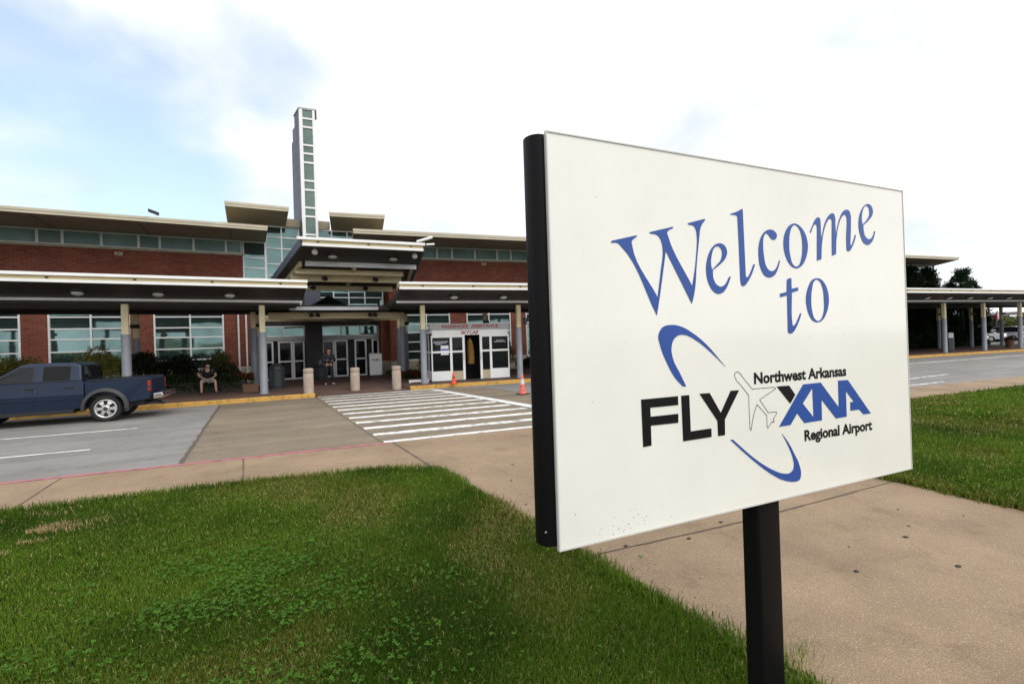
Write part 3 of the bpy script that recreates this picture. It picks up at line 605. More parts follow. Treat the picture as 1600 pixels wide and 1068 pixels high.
tf = MB(); tf.box(0.0, 0.20, -0.02, 0.10, 8.0, 15.74); tf.box(0.84, 1.0, -0.02, 0.10, 8.0, 15.74)
for z in zb: tf.box(0.20, 0.84, -0.012, 0.10, z - .05, z + .05)
tf.v = [twf(*p) for p in tf.v]; tf.build('tower_frame', M['white_metal'], two, off=BO)
tp = MB()
for a, b in zip(zb, zb[1:]):
    t1 = random.gauss(0, .01); tp.add([(0.20, 0.06 - t1, a), (0.84, 0.06 + t1, a), (0.84, 0.06 + t1, b), (0.20, 0.06 - t1, b)], [(0, 1, 2, 3)])
tp.v = [twf(*p) for p in tp.v]; tp.build('pane', M['tower_glass'], two, off=BO, recalc=False)
tcp = MB(); tcp.box(-0.05, 1.12, -0.06, 1.26, 15.742, 15.80); tcp.v = [twf(*p) for p in tcp.v]; tcp.build('tower_cap', M['silver'], two, off=BO)
# --- entrance recess: dark wall, pillar, doors
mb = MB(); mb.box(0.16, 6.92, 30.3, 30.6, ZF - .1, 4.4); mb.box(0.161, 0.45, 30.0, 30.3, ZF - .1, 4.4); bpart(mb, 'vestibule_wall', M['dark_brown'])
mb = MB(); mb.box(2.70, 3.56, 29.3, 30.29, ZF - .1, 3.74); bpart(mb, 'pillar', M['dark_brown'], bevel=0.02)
mb = MB(); mb.box(6.93, 7.55, 29.5, 30.29, 1.0, 4.4); bpart(mb, 'brick_pier', M['brick'])
mb = MB(); mb.box(6.90, 7.58, 29.46, 30.28, ZF - .1, 1.0); bpart(mb, 'stone_base', M['stone'], bevel=0.02)
mb = MB(); mb.box(0.46, 2.69, 30.0, 30.28, 2.36, 2.58); mb.box(3.57, 6.91, 30.0, 30.28, 2.36, 2.58); bpart(mb, 'door_header', M['booth_grey'])
window(0.46, 2.69, 2.59, 3.2, 30.05, [1.6], [], M['teal_glass'], fw=0.05, name='transom_window')
window(3.57, 6.91, 2.59, 3.2, 30.05, [4.7, 5.8], [], M['teal_glass'], fw=0.05, name='transom_window')
for a, b in ((0.62, 1.04), (1.28, 2.02), (2.04, 2.66), (3.60, 4.28), (4.30, 5.04), (5.44, 6.14), (6.48, 6.90)):
    d = window(a, b, ZF + 0.01, 2.34, 30.06 + (0.05 if a in (2.04, 3.60, 6.48) else 0), [], [1.19], M['door_glass'], fw=0.085, name='door')
    hd = MB(); hd.box(b - .075, b - .045, 29.98, 30.012, 1.0, 1.45); hd.build('handle', M['silver'], d, off=BO)
# small fittings on the facade
for p, fn in (((-5.66, 29.94, 6.86), ident), ((5.4, T8 - .06, 6.98), rwf)):
    mb = MB(); mb.box(p[0] - .16, p[0] + .16, p[1], p[1] + .056, p[2] - .08, p[2] + .08); mb.v = [fn(*q) for q in mb.v]; f_ = mb.build('wall_light', M['cream_light'], bld, off=BO, bevel=0.01)
    mb = MB(); mb.box(p[0] - .07, p[0] + .07, p[1] - .02, p[1] - .002, p[2] - .04, p[2] + .04); mb.v = [fn(*q) for q in mb.v]; mb.build('lens', M['grey_sleeve'], f_, off=BO)
for x, y in ((-0.62, 29.86), (-0.25, 29.80)):
    mb = MB(); mb.tube((x, y, ZF), (x, y, 4.6), 0.045); bpart(mb, 'downspout', M['white_metal'])
for s in (2.2 + 4.05*3, 2.2 + 4.05*8):
    mb = MB(); mb.tube((s + 1.3, T8 - .07, ZF), (s + 1.3, T8 - .07, 7.1), 0.045); bpart(mb, 'downspout', M['white_metal'], None, rwf)
# rooftop floodlight and box near the left roof's front edge
t = thing('rooftop_camera', 'small black camera on a white bracket above the left roof edge', 'camera', (-3.72, 27.2, 7.98))
mb = MB(); mb.tube((0, 0, 0), (0, 0, .28), .025); mb.box(-.06, .06, -.06, .06, 0, .03); mb.build('bracket', M['white_metal'], t)
mb = MB(); mb.loft([[(-.30, y, z) for y, z in ((-.07, .40), (.07, .40), (.07, .54), (-.07, .54))], [(.10, y, z) for y, z in ((-.07, .26), (.07, .26), (.07, .40), (-.07, .40))]], smooth=False); mb.build('housing', M['black'], t, bevel=.015)
mb = MB(); mb.box(-4.16, -3.94, 26.9, 27.1, 7.96, 8.10); o = mb.build('junction_box', M['stone'], bevel=.01); tag(o, 'small pale box on the left roof edge beside the camera', 'roof box')
mb = MB(); p = rf(3.2, 6.0, 8.03); mb.box(p.x - .2, p.x + .2, p.y - .2, p.y + .2, p.z, p.z + .14); o = mb.build('roof_vent', M['booth_grey'], bevel=.02); tag(o, 'small grey vent on the roof right of the entrance', 'roof vent')

# ================================================================== canopies along the pavement
def dome_light(parent, p, nrm_, r=0.17):
    """round ceiling light: dark ring and pale dome, on a soffit with downward normal nrm_"""
    n = Vector(nrm_).normalized(); a = n.orthogonal().normalized(); b = n.cross(a); P = Vector(p)
    def ring(rad, h, k=18): return [P + n*h + (a*math.cos(2*math.pi*i/k) + b*math.sin(2*math.pi*i/k))*rad for i in range(k)]
    mb = MB(); mb.loft([ring(r*1.35, -.02), ring(r*1.35, .05), ring(r*1.08, .075)]); lo = mb.build('ceiling_light', M['black'], parent)
    mb = MB(); mb.loft([ring(r, .05), ring(r*0.97, .085), ring(r*.8, .12), ring(r*.45, .145), ring(r*.1, .152)]); mb.build('dome', M['lamp_glass'], lo)
def column(parent, s, t, ztop=3.75, sleeve=2.55, spot=False, r=0.10):
    mb = MB(); mb.box(s - r, s + r, t - r, t + r, sleeve, ztop); co = mb.build('column', M['cream'], parent, bevel=.012)
    mb = MB(); mb.lathe(s, t, [(.165, ZF), (.165, ZF + .03), (.142, ZF + .05), (.142, sleeve - .01), (.13, sleeve + .012), (.09, sleeve + .014)], 20); mb.build('sleeve', M['grey_sleeve'], co)
    if spot:
        mb = MB(); z = 3.08; mb.tube((s - .17, t - r - .10, z), (s + .17, t - r - .10, z), .08, 12); mb.box(s - .04, s + .04, t - r - .1, t - r, z - .03, z + .03); mb.build('spotlight', M['black'], co)
    return co
def canopy(name, label, loc, rz, s0, s1, cols, lights, rear=5.3, front=-1.7, rcols=None):
    c = thing(name, label, 'canopy', loc, rz)
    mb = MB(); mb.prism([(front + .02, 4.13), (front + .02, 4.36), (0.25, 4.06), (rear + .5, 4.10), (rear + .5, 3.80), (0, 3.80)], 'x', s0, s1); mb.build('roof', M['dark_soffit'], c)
    f = MB(); f.box(s0 - .02, s1 + .02, front - .06, front + .015, 4.22, 4.325); mb_ = f.build('fascia', M['cream_light'], c)
    g1 = MB(); g1.box(s0 - .04, s1 + .04, front - .13, front + .015, 4.328, 4.42); g1.box(s0 - .03, s1 + .03, front - .075, front + .016, 4.125, 4.217); g1.build('gutter', M['white_metal'], mb_)
    bo = MB(); k = s0 + 0.9
    while k < s1: bo.box(k - .04, k + .04, front - .075, front - .062, 4.24, 4.29); k += 2.13
    bo.build('bracket', M['dark_brown'], mb_)
    l = MB(); l.box(s0 + .02, s1 - .02, -0.09, -0.02, 3.72, 3.81); l.build('lip', M['white_metal'], c)
    b = MB(); b.box(s0 + .1, s1 - .1, -0.015, 0.16, 3.62, 3.795); b.box(s0 + .1, s1 - .1, rear - .1, rear + .1, 3.62, 3.795); b.build('beam', M['dark_brown'], c)
    for s in cols:
        column(c, s, 0.06, 3.62)
    for s in rcols or [q - .1 for q in cols]: column(c, s, rear, 3.62, spot=True)
    n = (0, -.19, -1)
    for s in lights: dome_light(c, (s, -0.85, 3.965), n)
    return c
cl_ = canopy('covered_walkway', 'flat walkway canopy left of the entrance, behind the blue pickup truck', (0, 21.2, 0), 0.0, -34, 1.85, [0.37 - 4.26*k for k in range(6)], [-0.67 - 2.13*k for k in range(12)], rcols=[0.22 - 4.7*k for k in range(6)])
cr_ = canopy('covered_walkway', 'very long walkway canopy right of the entrance, reaching over the glass booth', RO, RA, -1.15, 64.5, [4.55*k for k in range(15)], [1.25 + 2.27*k for k in range(27)])
# security camera on a column right of the booth
t = thing('security_camera', 'grey camera clamped to the canopy column right of the glass booth', 'camera', rf(4.75, -0.1, 2.75), RA)
mb = MB(); mb.box(-.02, .02, -.02, .06, .16, .22); mb.build('bracket', M['black'], t)
mb = MB(); mb.box(-.03, .10, -.22, -.02, -.06, .25); mb.build('housing', M['dark_trim'], t, bevel=.02)

# ================================================================== entrance canopy
E0 = Vector((4.28, 24.5, 0)); EA = R(-5)
ec = thing('entrance_canopy', 'tall upswept canopy over the main doors on cream beams, with dark soffit and white gutter', 'canopy', E0, EA)
def ez(t): return 5.30 - 0.112 * (t - 0)          # underside of the deck along its depth
hw = lambda t: 2.70 + 0.115 * (t + 4.15)
hl = lambda t: 2.05 + 0.205 * (t + 4.15)      # half width: flares towards the building
mb = MB(); rings = []
for t_ in (-4.15, -1.9, 0, 3.5):
    zu = 5.93 - .095*(t_ + 4.15); zt = zu + (0.27 if t_ < -4 else .30); w = hw(t_); v = hl(t_)
    rings.append([(-v, t_, zu), (w, t_, zu), (w, t_, zt), (-v, t_, zt)])
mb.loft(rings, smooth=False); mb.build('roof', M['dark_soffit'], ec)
w = hw(-4.15); v = hl(-4.15)
mb = MB(); mb.box(-v - .02, w + .02, -4.24, -4.155, 6.03, 6.15); fo = mb.build('fascia', M['cream_light'], ec)
mb = MB(); mb.box(-v - .22, w + .10, -4.32, -4.155, 6.153, 6.26); mb.box(-v - .03, w + .03, -4.26, -4.15, 5.92, 6.026); mb.tube((w - .25, -4.28, 6.30), (w + .42, -4.35, 6.52), .06); mb.tube((w + .16, -4.28, 6.2), (w + .5, -4.35, 6.22), .045); mb.build('gutter', M['white_metal'], fo)
mb = MB()
for s in (-1.5, .45, 2.2): mb.box(s - .05, s + .05, -4.25, -4.242, 6.06, 6.11)
mb.build('bracket', M['dark_brown'], fo)
# side fascias: slate edge, cream rafter below it
for sg in (-1, 1):
    mb = MB(); rings = []
    for t_ in (-4.15, -1.9, 0, 3.5):
        zu = 5.93 - .095*(t_ + 4.15); w = (hw(t_) if sg > 0 else hl(t_)) * sg
        rings.append([(w + sg*.004, t_, zu - .02), (w + sg*.10, t_, zu - .02), (w + sg*.10, t_, zu + .34), (w + sg*.004, t_, zu + .34)])
    mb.loft(rings, smooth=False); mb.build('side_fascia', M['slate_panel'], ec)
    mb = MB(); rings = []
    for t_ in (-1.8, 3.4):
        zu = 5.93 - .095*(t_ + 4.15); w = ((hw(t_) if sg > 0 else hl(t_)) - .30) * sg
        rings.append([(w, t_, zu - .22), (w + .12, t_, zu - .22), (w + .12, t_, zu - .004), (w, t_, zu - .004)])
    mb.loft(rings, smooth=False); mb.build('rafter', M['cream'], ec)
mb = MB()
for s in (0.1,): mb.prism([(-1.7, 5.44), (-1.7, 5.68), (3.4, 5.20), (3.4, 4.96)], 'x', s - .08, s + .08)
mb.build('rafter', M['cream'], ec)
mb = MB(); mb.box(-1.98, 2.90, -1.98, -1.88, 5.49, 5.705); mb.build('lip', M['silver'], ec)
for t_, z0, z1, a, b in ((-0.95, 5.27, 5.50, -2.4, 2.45), (0.0, 5.06, 5.40, -2.60, 2.52), (2.1, 4.86, 5.13, -2.55, 2.42)):
    mb = MB(); mb.box(a, b, t_ - .1, t_ + .1, z0, z1); bo = mb.build('beam', M['cream'], ec, bevel=.012)
    if t_ >= 0:
        for s in (-1.1, 1.25) if t_ == 0 else (-1.6, 1.0):
            mb = MB(); mb.tube((s, t_ - .24, z0 + .12), (s, t_ - .101, z0 + .16), .11, 14); mb.tube((s - .14, t_ - .2, z0 + .13), (s + .1, t_ - .2, z0 + .13), .07); mb.build('spotlight', M['black'], bo)
for s in (-2.52, 2.40):
    mb = MB(); mb.box(s - .1, s + .1, -.11, .11, 3.96, 5.40); mb.build('post', M['cream'], ec, bevel=.012)
for s, tt in ((-0.90, -3.05), (1.65, -3.0)): dome_light(ec, (s, tt, 5.815), (0, -.095, -1), .19)
for s in (-1.62, 2.45):
    mb = MB(); mb.lathe(s, -3.75, [(.02, 5.66), (.085, 5.68), (.115, 5.74), (.115, 5.82), (.06, 5.90)], 14); mb.build('camera_dome', M['lamp_glass'], ec)
# lower slab between the two walkways, with its front edge, beam and columns
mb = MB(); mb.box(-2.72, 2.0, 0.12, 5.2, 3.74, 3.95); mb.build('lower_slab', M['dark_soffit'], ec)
mb = MB(); mb.box(-2.72, 1.35, 0.02, 0.115, 3.70, 3.86); mb.build('slab_edge', M['silver'], ec)
mb = MB(); mb.box(-3.65, 2.72, 1.0, 1.2, 3.34, 3.66); bo = mb.build('beam', M['cream'], ec, bevel=.012)
for s in (-1.75, -1.45, 1.05, 1.3):
    mb = MB(); mb.tube((s, .78, 3.5), (s, .998, 3.55), .09, 14); mb.tube((s - .1, .82, 3.5), (s + .1, .82, 3.5), .07); mb.build('spotlight', M['black'], bo)
mb = MB(); mb.box(-4.6, 3.0, 3.0, 3.2, 3.34, 3.66); mb.build('beam', M['cream'], ec, bevel=.012)
mb = MB(); mb.prism([(-1.2, 3.50), (1.3, 3.30), (1.3, 3.26), (-1.2, 3.46)], 'y', 1.6, 4.6); mb.build('ceiling_panel', M['roof_soffit'], ec)
for s, tt in ((-4.28, 0.65), (-4.45, 2.75), (2.72, 1.1), (3.0, 3.75)): column(ec, s, tt, 3.66, 2.9)
# glazed pyramid standing on the slab
sk = thing('skylight', 'small dark glass pyramid on the lower canopy above the doors', 'skylight', tuple(E0 + Vector((-0.62, 2.6, 3.95))), EA)
mb = MB(); mb.add([(-.85, -.85, .12), (.85, -.85, .12), (.85, .85, .12), (-.85, .85, .12), (0, 0, .68)], [(0, 1, 4), (1, 2, 4), (2, 3, 4), (3, 0, 4)]); mb.build('pane', M['door_glass'], sk)
mb = MB(); mb.box(-.9, .9, -.9, .9, 0.0, .118)
for a, b in ((-.85, -.85), (.85, -.85), (.85, .85), (-.85, .85)): mb.tube((a, b, .13), (0, 0, .70), .03, 6)
mb.tube((0, -.85, .14), (0, 0, .70), .02, 6); mb.build('frame', M['dark_trim'], sk)
# ================================================================== welcome sign
SA = R(-4.54)
sg = thing('welcome_sign', 'large white welcome sign with blue and black lettering on a black post in the lawn', 'sign', (1.047*.95, 1.592*.95, 1.82*.05), SA); sg.scale = (.95, .95, .95)
SZ = 0.996; SW, SH = 2.408, 1.655
mb = MB(); mb.box(0, SW, 0.0, 0.012, SZ, SZ + SH); mb.build('face_panel', M['sign_white'], sg, bevel=0.002)
mb = MB(); e = .005
mb.box(-.004, SW + .004, -.004, .014, SZ - .005, SZ + e - .005); mb.box(-.004, SW + .004, -.004, .014, SZ + SH - e + .004, SZ + SH + .005)
mb.box(-.004, e - .004, -.0035, .014, SZ + e - .005, SZ + SH - e + .004); mb.box(SW - e + .004, SW + .004, -.0035, .014, SZ + e - .005, SZ + SH - e + .004)
mb.build('edge_trim', M['sign_edge'], sg)
# cabinet: rounded black ends bulging past the panel
prof = []
for k in range(13):
    a = -math.pi/2 - math.pi * k / 12; prof.append((-0.012 + 0.049 * math.cos(a), 0.074 + 0.058 * math.sin(a)))
right = [(SW - x, y) for x, y in prof[::-1]]
pts = prof + right
mb = MB(); mb.loft([[(x, y, SZ + .012) for x, y in pts], [(x, y, SZ + SH - .004) for x, y in pts]], smooth=True)
cab = mb.build('cabinet', M['black_gloss'], sg, bevel=.006, seg=2)
mb = MB(); mb.tube((-.040, .036, SZ + .07), (-.046, .028, SZ + .07), .004, 8); mb.build('screw', M['silver'], cab)
mb = MB(); PX = 1.219; w, d, r = .084, .05, .018
pp = []
for cx_, cy_, a0 in ((w - r, d - r, 0), (-w + r, d - r, 90), (-w + r, -d + r, 180), (w - r, -d + r, 270)):
    for k in range(5): a = R(a0 + 22.5 * k); pp.append((PX + cx_ + r*math.cos(a), 0.078 + cy_ + r*math.sin(a)))
mb.loft([[(x, y, -.25) for x, y in pp], [(x, y, SZ + .011) for x, y in pp]], smooth=True); mb.build('post', M['black_gloss'], sg)
GLYPHS = {
  'W': ["0.291,1.235c 0.295,1.240c 0.421,1.270c 0.428,1.268 0.421,1.262c 0.406,1.252 0.398,1.243 0.400,1.224 0.529,1.004c 0.550,1.114 0.566,1.219 0.564,1.237 0.554,1.263 0.537,1.278 0.500,1.283c 0.494,1.287c 0.500,1.290c 0.626,1.321c 0.631,1.318c 0.625,1.313c 0.606,1.305 0.594,1.293 0.599,1.277 0.731,1.057c 0.750,1.134 0.763,1.214 0.769,1.280 0.765,1.313 0.755,1.331 0.722,1.338c 0.715,1.341c 0.721,1.345c 0.819,1.371c 0.824,1.367c 0.819,1.361c 0.802,1.344 0.791,1.322 0.783,1.281 0.765,1.177 0.737,1.008 0.725,0.977c 0.583,1.211c 0.569,1.142 0.531,0.965 0.521,0.925c 0.338,1.222 0.326,1.231 0.313,1.233 0.295,1.231c"],
  'e': ["0.968,1.108c 0.974,1.104c 0.962,1.081 0.945,1.053 0.919,1.030 0.891,1.023 0.861,1.034 0.833,1.069 0.819,1.123 0.822,1.163 0.836,1.204 0.862,1.241 0.893,1.260 0.920,1.262 0.948,1.247 0.956,1.223 0.945,1.195 0.910,1.164 0.860,1.134c 0.864,1.093 0.881,1.068 0.905,1.058 0.930,1.065 0.949,1.083 0.961,1.102", "0.856,1.136c 0.851,1.159 0.857,1.205 0.870,1.234 0.889,1.247 0.907,1.245 0.921,1.230 0.922,1.208 0.913,1.184 0.888,1.161"],
  'l': ["0.985,1.408c 1.025,1.420 1.064,1.438c 1.069,1.435c 1.072,1.275 1.075,1.112c 1.082,1.106 1.093,1.112 1.109,1.134 1.129,1.169c 1.135,1.173c 1.141,1.170c 1.122,1.132 1.087,1.084 1.066,1.066 1.050,1.063 1.041,1.071c 1.037,1.097c 1.035,1.254 1.032,1.398c 1.024,1.403 1.011,1.404 0.986,1.405c"],
  'c': ["1.315,1.198c 1.321,1.196c 1.307,1.161 1.277,1.122 1.238,1.109 1.208,1.117 1.176,1.162 1.168,1.218 1.175,1.276 1.198,1.320 1.226,1.342 1.254,1.350 1.288,1.344 1.304,1.326 1.299,1.309 1.282,1.300 1.265,1.302 1.245,1.320 1.229,1.329 1.218,1.325 1.207,1.306 1.202,1.263 1.206,1.215 1.221,1.163 1.237,1.147 1.261,1.142 1.286,1.153 1.304,1.176"],
  'o': ["1.442,1.394 1.484,1.381 1.521,1.344 1.538,1.288 1.525,1.230 1.483,1.176 1.444,1.162 1.406,1.171 1.367,1.215 1.351,1.282 1.363,1.335 1.400,1.380", "1.442,1.386 1.470,1.372 1.491,1.329 1.495,1.277 1.482,1.211 1.464,1.180 1.441,1.171 1.419,1.180 1.399,1.225 1.394,1.293 1.405,1.350 1.422,1.377"],
  'm': ["1.557,1.356c 1.565,1.353c 1.587,1.389 1.601,1.401 1.611,1.399 1.616,1.381c 1.607,1.208c 1.643,1.217c 1.654,1.308 1.679,1.386 1.705,1.426 1.724,1.440 1.738,1.435 1.740,1.408c 1.732,1.239c 1.767,1.250c 1.777,1.342 1.801,1.417 1.836,1.463 1.858,1.471 1.868,1.459 1.871,1.436c 1.860,1.300 1.862,1.277 1.873,1.270 1.888,1.274 1.911,1.298 1.936,1.337 1.947,1.364c 1.939,1.366c 1.921,1.332 1.901,1.307 1.894,1.307c 1.906,1.438 1.906,1.471 1.893,1.496 1.871,1.501 1.845,1.492 1.810,1.450 1.785,1.397 1.772,1.351c 1.770,1.415 1.770,1.447 1.762,1.467 1.746,1.471 1.721,1.459 1.688,1.423 1.664,1.371 1.651,1.321c 1.647,1.361 1.646,1.415 1.642,1.435 1.627,1.440 1.606,1.428 1.577,1.388"],
  'e_': ["2.118,1.398c 2.126,1.397c 2.115,1.367 2.089,1.332 2.053,1.315 2.015,1.325 1.987,1.364 1.974,1.420 1.982,1.468 2.010,1.517 2.046,1.544 2.070,1.550 2.097,1.541 2.111,1.516 2.106,1.492 2.081,1.466 2.017,1.424c 2.019,1.394 2.033,1.362 2.063,1.349 2.091,1.358 2.107,1.376", "2.011,1.428c 2.005,1.455 2.013,1.498 2.030,1.526 2.050,1.537 2.068,1.532 2.078,1.508 2.074,1.484 2.053,1.459"],
  't': ["1.367,1.101c 1.379,1.107 1.401,1.111c 1.401,1.056c 1.450,1.064c 1.450,1.047c 1.401,1.036c 1.398,0.877 1.400,0.867 1.407,0.866 1.419,0.873 1.439,0.898 1.460,0.930c 1.469,0.928c 1.450,0.891 1.420,0.850 1.397,0.830 1.378,0.826 1.365,0.831 1.362,0.855c 1.365,1.021c 1.312,1.011c 1.312,1.029c 1.363,1.039c"],
  'o_': ["1.603,1.115 1.638,1.108 1.672,1.078 1.694,1.004 1.673,0.935 1.633,0.891 1.591,0.881 1.557,0.891 1.520,0.939 1.509,1.003 1.526,1.060 1.562,1.104", "1.600,1.107 1.626,1.096 1.645,1.062 1.653,1.000 1.647,0.935 1.627,0.900 1.597,0.888 1.572,0.901 1.554,0.943 1.550,1.003 1.560,1.060 1.579,1.099"],
  'swoosh1': ["0.922,0.679c 0.876,0.723 0.812,0.783 0.734,0.837 0.665,0.871 0.601,0.882 0.548,0.870 0.526,0.836 0.534,0.792 0.568,0.715 0.610,0.648 0.655,0.604c 0.675,0.603c 0.641,0.664 0.606,0.725 0.597,0.778 0.609,0.813 0.641,0.835 0.679,0.835 0.741,0.810 0.812,0.765 0.876,0.716"],
  'F': ["0.420,0.563c 0.625,0.563c 0.625,0.523c 0.468,0.524c 0.468,0.485c 0.623,0.484c 0.622,0.444c 0.468,0.446c 0.468,0.360c 0.423,0.358c"],
  'L': ["0.644,0.563c 0.691,0.563c 0.693,0.398c 0.818,0.399c 0.818,0.359c 0.647,0.358c"],
  'Y': ["0.753,0.564c 0.815,0.563c 0.881,0.465c 0.949,0.564c 1.004,0.563c 0.905,0.432c 0.903,0.359c 0.859,0.359c 0.858,0.430c"],
  'plane': ["1.094,0.562c 1.247,0.561c 1.259,0.553c 1.201,0.530 1.142,0.506c 1.199,0.438c 1.253,0.438c 1.261,0.431c 1.232,0.400c 1.239,0.391 1.234,0.386 1.224,0.392c 1.193,0.362c 1.188,0.369c 1.188,0.425c 1.122,0.485c 1.096,0.432 1.077,0.364c 1.069,0.371c 1.067,0.534c 1.021,0.582 0.986,0.616 0.978,0.637 0.988,0.650 1.007,0.647 1.031,0.624"],
  'X': ["1.266,0.563c 1.357,0.562c 1.401,0.512c 1.361,0.470c"],
  'XNA': ["1.274,0.361c 1.464,0.561c 1.603,0.562c 1.746,0.418c 1.748,0.563c 1.831,0.562c 2.027,0.361c 1.960,0.361c 1.924,0.391c 1.846,0.392c 1.847,0.438c 1.878,0.439c 1.811,0.502c 1.811,0.362c 1.720,0.361c 1.605,0.472c 1.603,0.362c 1.464,0.361c 1.411,0.416c 1.357,0.361c", "1.535,0.537c 1.456,0.463c 1.537,0.384c"],
  'swoosh2': ["0.937,0.332c 0.953,0.332c 0.992,0.301 1.067,0.243 1.145,0.191 1.226,0.148 1.299,0.122 1.339,0.119 1.365,0.131 1.373,0.153 1.366,0.194 1.340,0.249 1.292,0.325c 1.335,0.277 1.379,0.212 1.412,0.156 1.424,0.102 1.414,0.076 1.384,0.070 1.343,0.075 1.286,0.092 1.209,0.131 1.118,0.191 1.026,0.260"],
}
def crom(spec, step=7):
    P = []
    for tk in spec.split():
        c = tk.endswith('c'); x, y = tk.rstrip('c').split(','); P.append((np.array([float(x), float(y)]), c))
    n = len(P); out = []
    for i in range(n):
        p1, c1 = P[i]; p2, c2 = P[(i+1) % n]; p0 = P[i-1][0] if not c1 else None; p3 = P[(i+2) % n][0] if not c2 else None
        if c1 and c2: out.append(p1); continue
        d12 = max(np.linalg.norm(p2 - p1), 1e-6)
        def tang(a, b, c):           # finite difference weighted against long neighbours
            da, db = max(np.linalg.norm(b - a), 1e-6), max(np.linalg.norm(c - b), 1e-6)
            return ((b - a) / da * db + (c - b) / db * da) / (da + db)
        m1 = tang(p0, p1, p2) * d12 if p0 is not None else (p2 - p1); m2 = tang(p1, p2, p3) * d12 if p3 is not None else (p2 - p1)
        for k in range(step):
            t = k / step; out.append((2*t**3 - 3*t*t + 1)*p1 + (t**3 - 2*t*t + t)*m1 + (-2*t**3 + 3*t*t)*p2 + (t**3 - t*t)*m2)
    return out
def shape(name, loops, m, parent, y, thick=0.0012):
    cu = bpy.data.curves.new(name + '_outline', 'CURVE'); cu.dimensions = '2D'; cu.fill_mode = 'BOTH'; cu.extrude = thick / 2
    for lp in loops:
        pts = crom(lp); sp = cu.splines.new('POLY'); sp.points.add(len(pts) - 1); sp.use_cyclic_u = True
        for q, p in zip(sp.points, pts): q.co = (p[0], p[1], 0, 1)
    tmp = bpy.data.objects.new('tmp', cu); me = bpy.data.meshes.new_from_object(tmp); me.name = name
    me.transform(Matrix(((1, 0, 0, 0), (0, 0, -1, y), (0, 1, 0, SZ), (0, 0, 0, 1))))
    bpy.data.objects.remove(tmp); bpy.data.curves.remove(cu); me.materials.clear(); me.materials.append(m)
    o = bpy.data.objects.new(name, me); COL.objects.link(o); o.parent = parent; return o
def text_mesh(name, txt, m, parent, x0, z0, w, h, y=0.0, cap=True, bold=0.0, spacing=1.0, rot=None):
    """lettering in the built-in face, fitted to width w and capital height h, facing -y"""
    cu = bpy.data.curves.new(name + '_text', 'FONT'); cu.body = txt; cu.extrude = 0.0; cu.offset = bold; cu.space_character = spacing; cu.resolution_u = 3
    tmp = bpy.data.objects.new('tmp', cu); me = bpy.data.meshes.new_from_object(tmp); me.name = name
    bpy.data.objects.remove(tmp)
    co = np.zeros(len(me.vertices)*3, np.float32); me.vertices.foreach_get('co', co); co = co.reshape(-1, 3)
    cu.body = 'H'; t2 = bpy.data.objects.new('tmp', cu); m2 = bpy.data.meshes.new_from_object(t2); ch = max(v.co.y for v in m2.vertices) - min(v.co.y for v in m2.vertices)
    bpy.data.objects.remove(t2); bpy.data.meshes.remove(m2); bpy.data.curves.remove(cu)
    mn, mx = co.min(0), co.max(0); sx = w / (mx[0] - mn[0]); sz = h / ch
    me.transform(Matrix(((sx, 0, 0, x0 - mn[0]*sx), (0, 0, -1, y), (0, sz, 0, z0), (0, 0, 0, 1))))
    me.materials.clear(); me.materials.append(m); o = bpy.data.objects.new(name, me); COL.objects.link(o); o.parent = parent; return o
YS = -0.0015
for k in ('W', 'e', 'l', 'c', 'o', 'm', 'e_', 't', 'o_'): shape('letter', GLYPHS[k], M['sign_blue'], sg, YS)
for k in ('F', 'L', 'Y'): shape('letter', GLYPHS[k], M['sign_black'], sg, YS)
shape('black_arm', GLYPHS['X'], M['sign_black'], sg, YS); shape('letter', GLYPHS['XNA'], M['sign_blue'], sg, YS)
shape('swoosh', GLYPHS['swoosh1'], M['sign_blue'], sg, YS); shape('swoosh', GLYPHS['swoosh2'], M['sign_blue'], sg, YS)
pts = crom(GLYPHS['plane'][0], 5); mb = MB(); n = len(pts)
for i in range(n):
    p, q = pts[i], pts[(i+1) % n]; d = q - p; L_ = np.linalg.norm(d)
    if L_ < 1e-5: continue
    d = d / L_; nn = np.array([-d[1], d[0]]) * .0013; p = p - d*.0006; q = q + d*.0006
    mb.box(0, 0, 0, 0, 0, 0) if False else mb.add([(p[0]-nn[0], YS - .0002*(i % 2), SZ+p[1]-nn[1]), (q[0]-nn[0], YS - .0002*(i % 2), SZ+q[1]-nn[1]), (q[0]+nn[0], YS - .0002*(i % 2), SZ+q[1]+nn[1]), (p[0]+nn[0], YS - .0002*(i % 2), SZ+p[1]+nn[1])], [(0, 1, 2, 3)])
mb.build('airplane_outline', M['sign_black'], sg, recalc=False)
text_mesh('small_lettering', 'Northwest Arkansas', M['sign_black'], sg, 1.108, SZ + .587, .713, .057, YS, bold=0.034)
text_mesh('small_lettering', 'Regional Airport', M['sign_black'], sg, 1.4615, SZ + .269, .574, .057, YS, bold=0.034)
# weathering: small dark flecks on the panel
mb = MB()
for k in range(70):
    if k < 34: x, z = random.gauss(.33, .10), abs(random.gauss(.02, .05)) + .01
    else: x, z = random.uniform(.05, 2.35), random.uniform(.05, 1.6)
    if x < .02: continue
    r0 = random.uniform(.0007, .0022); mb.add([(x + r0*math.cos(a), -.0007, SZ + z + r0*1.3*math.sin(a)) for a in (0, 1.26, 2.51, 3.77, 5.03)], [(0, 1, 2, 3, 4)])
mb.build('dirt_fleck', M['dark_trim'], sg, recalc=False)

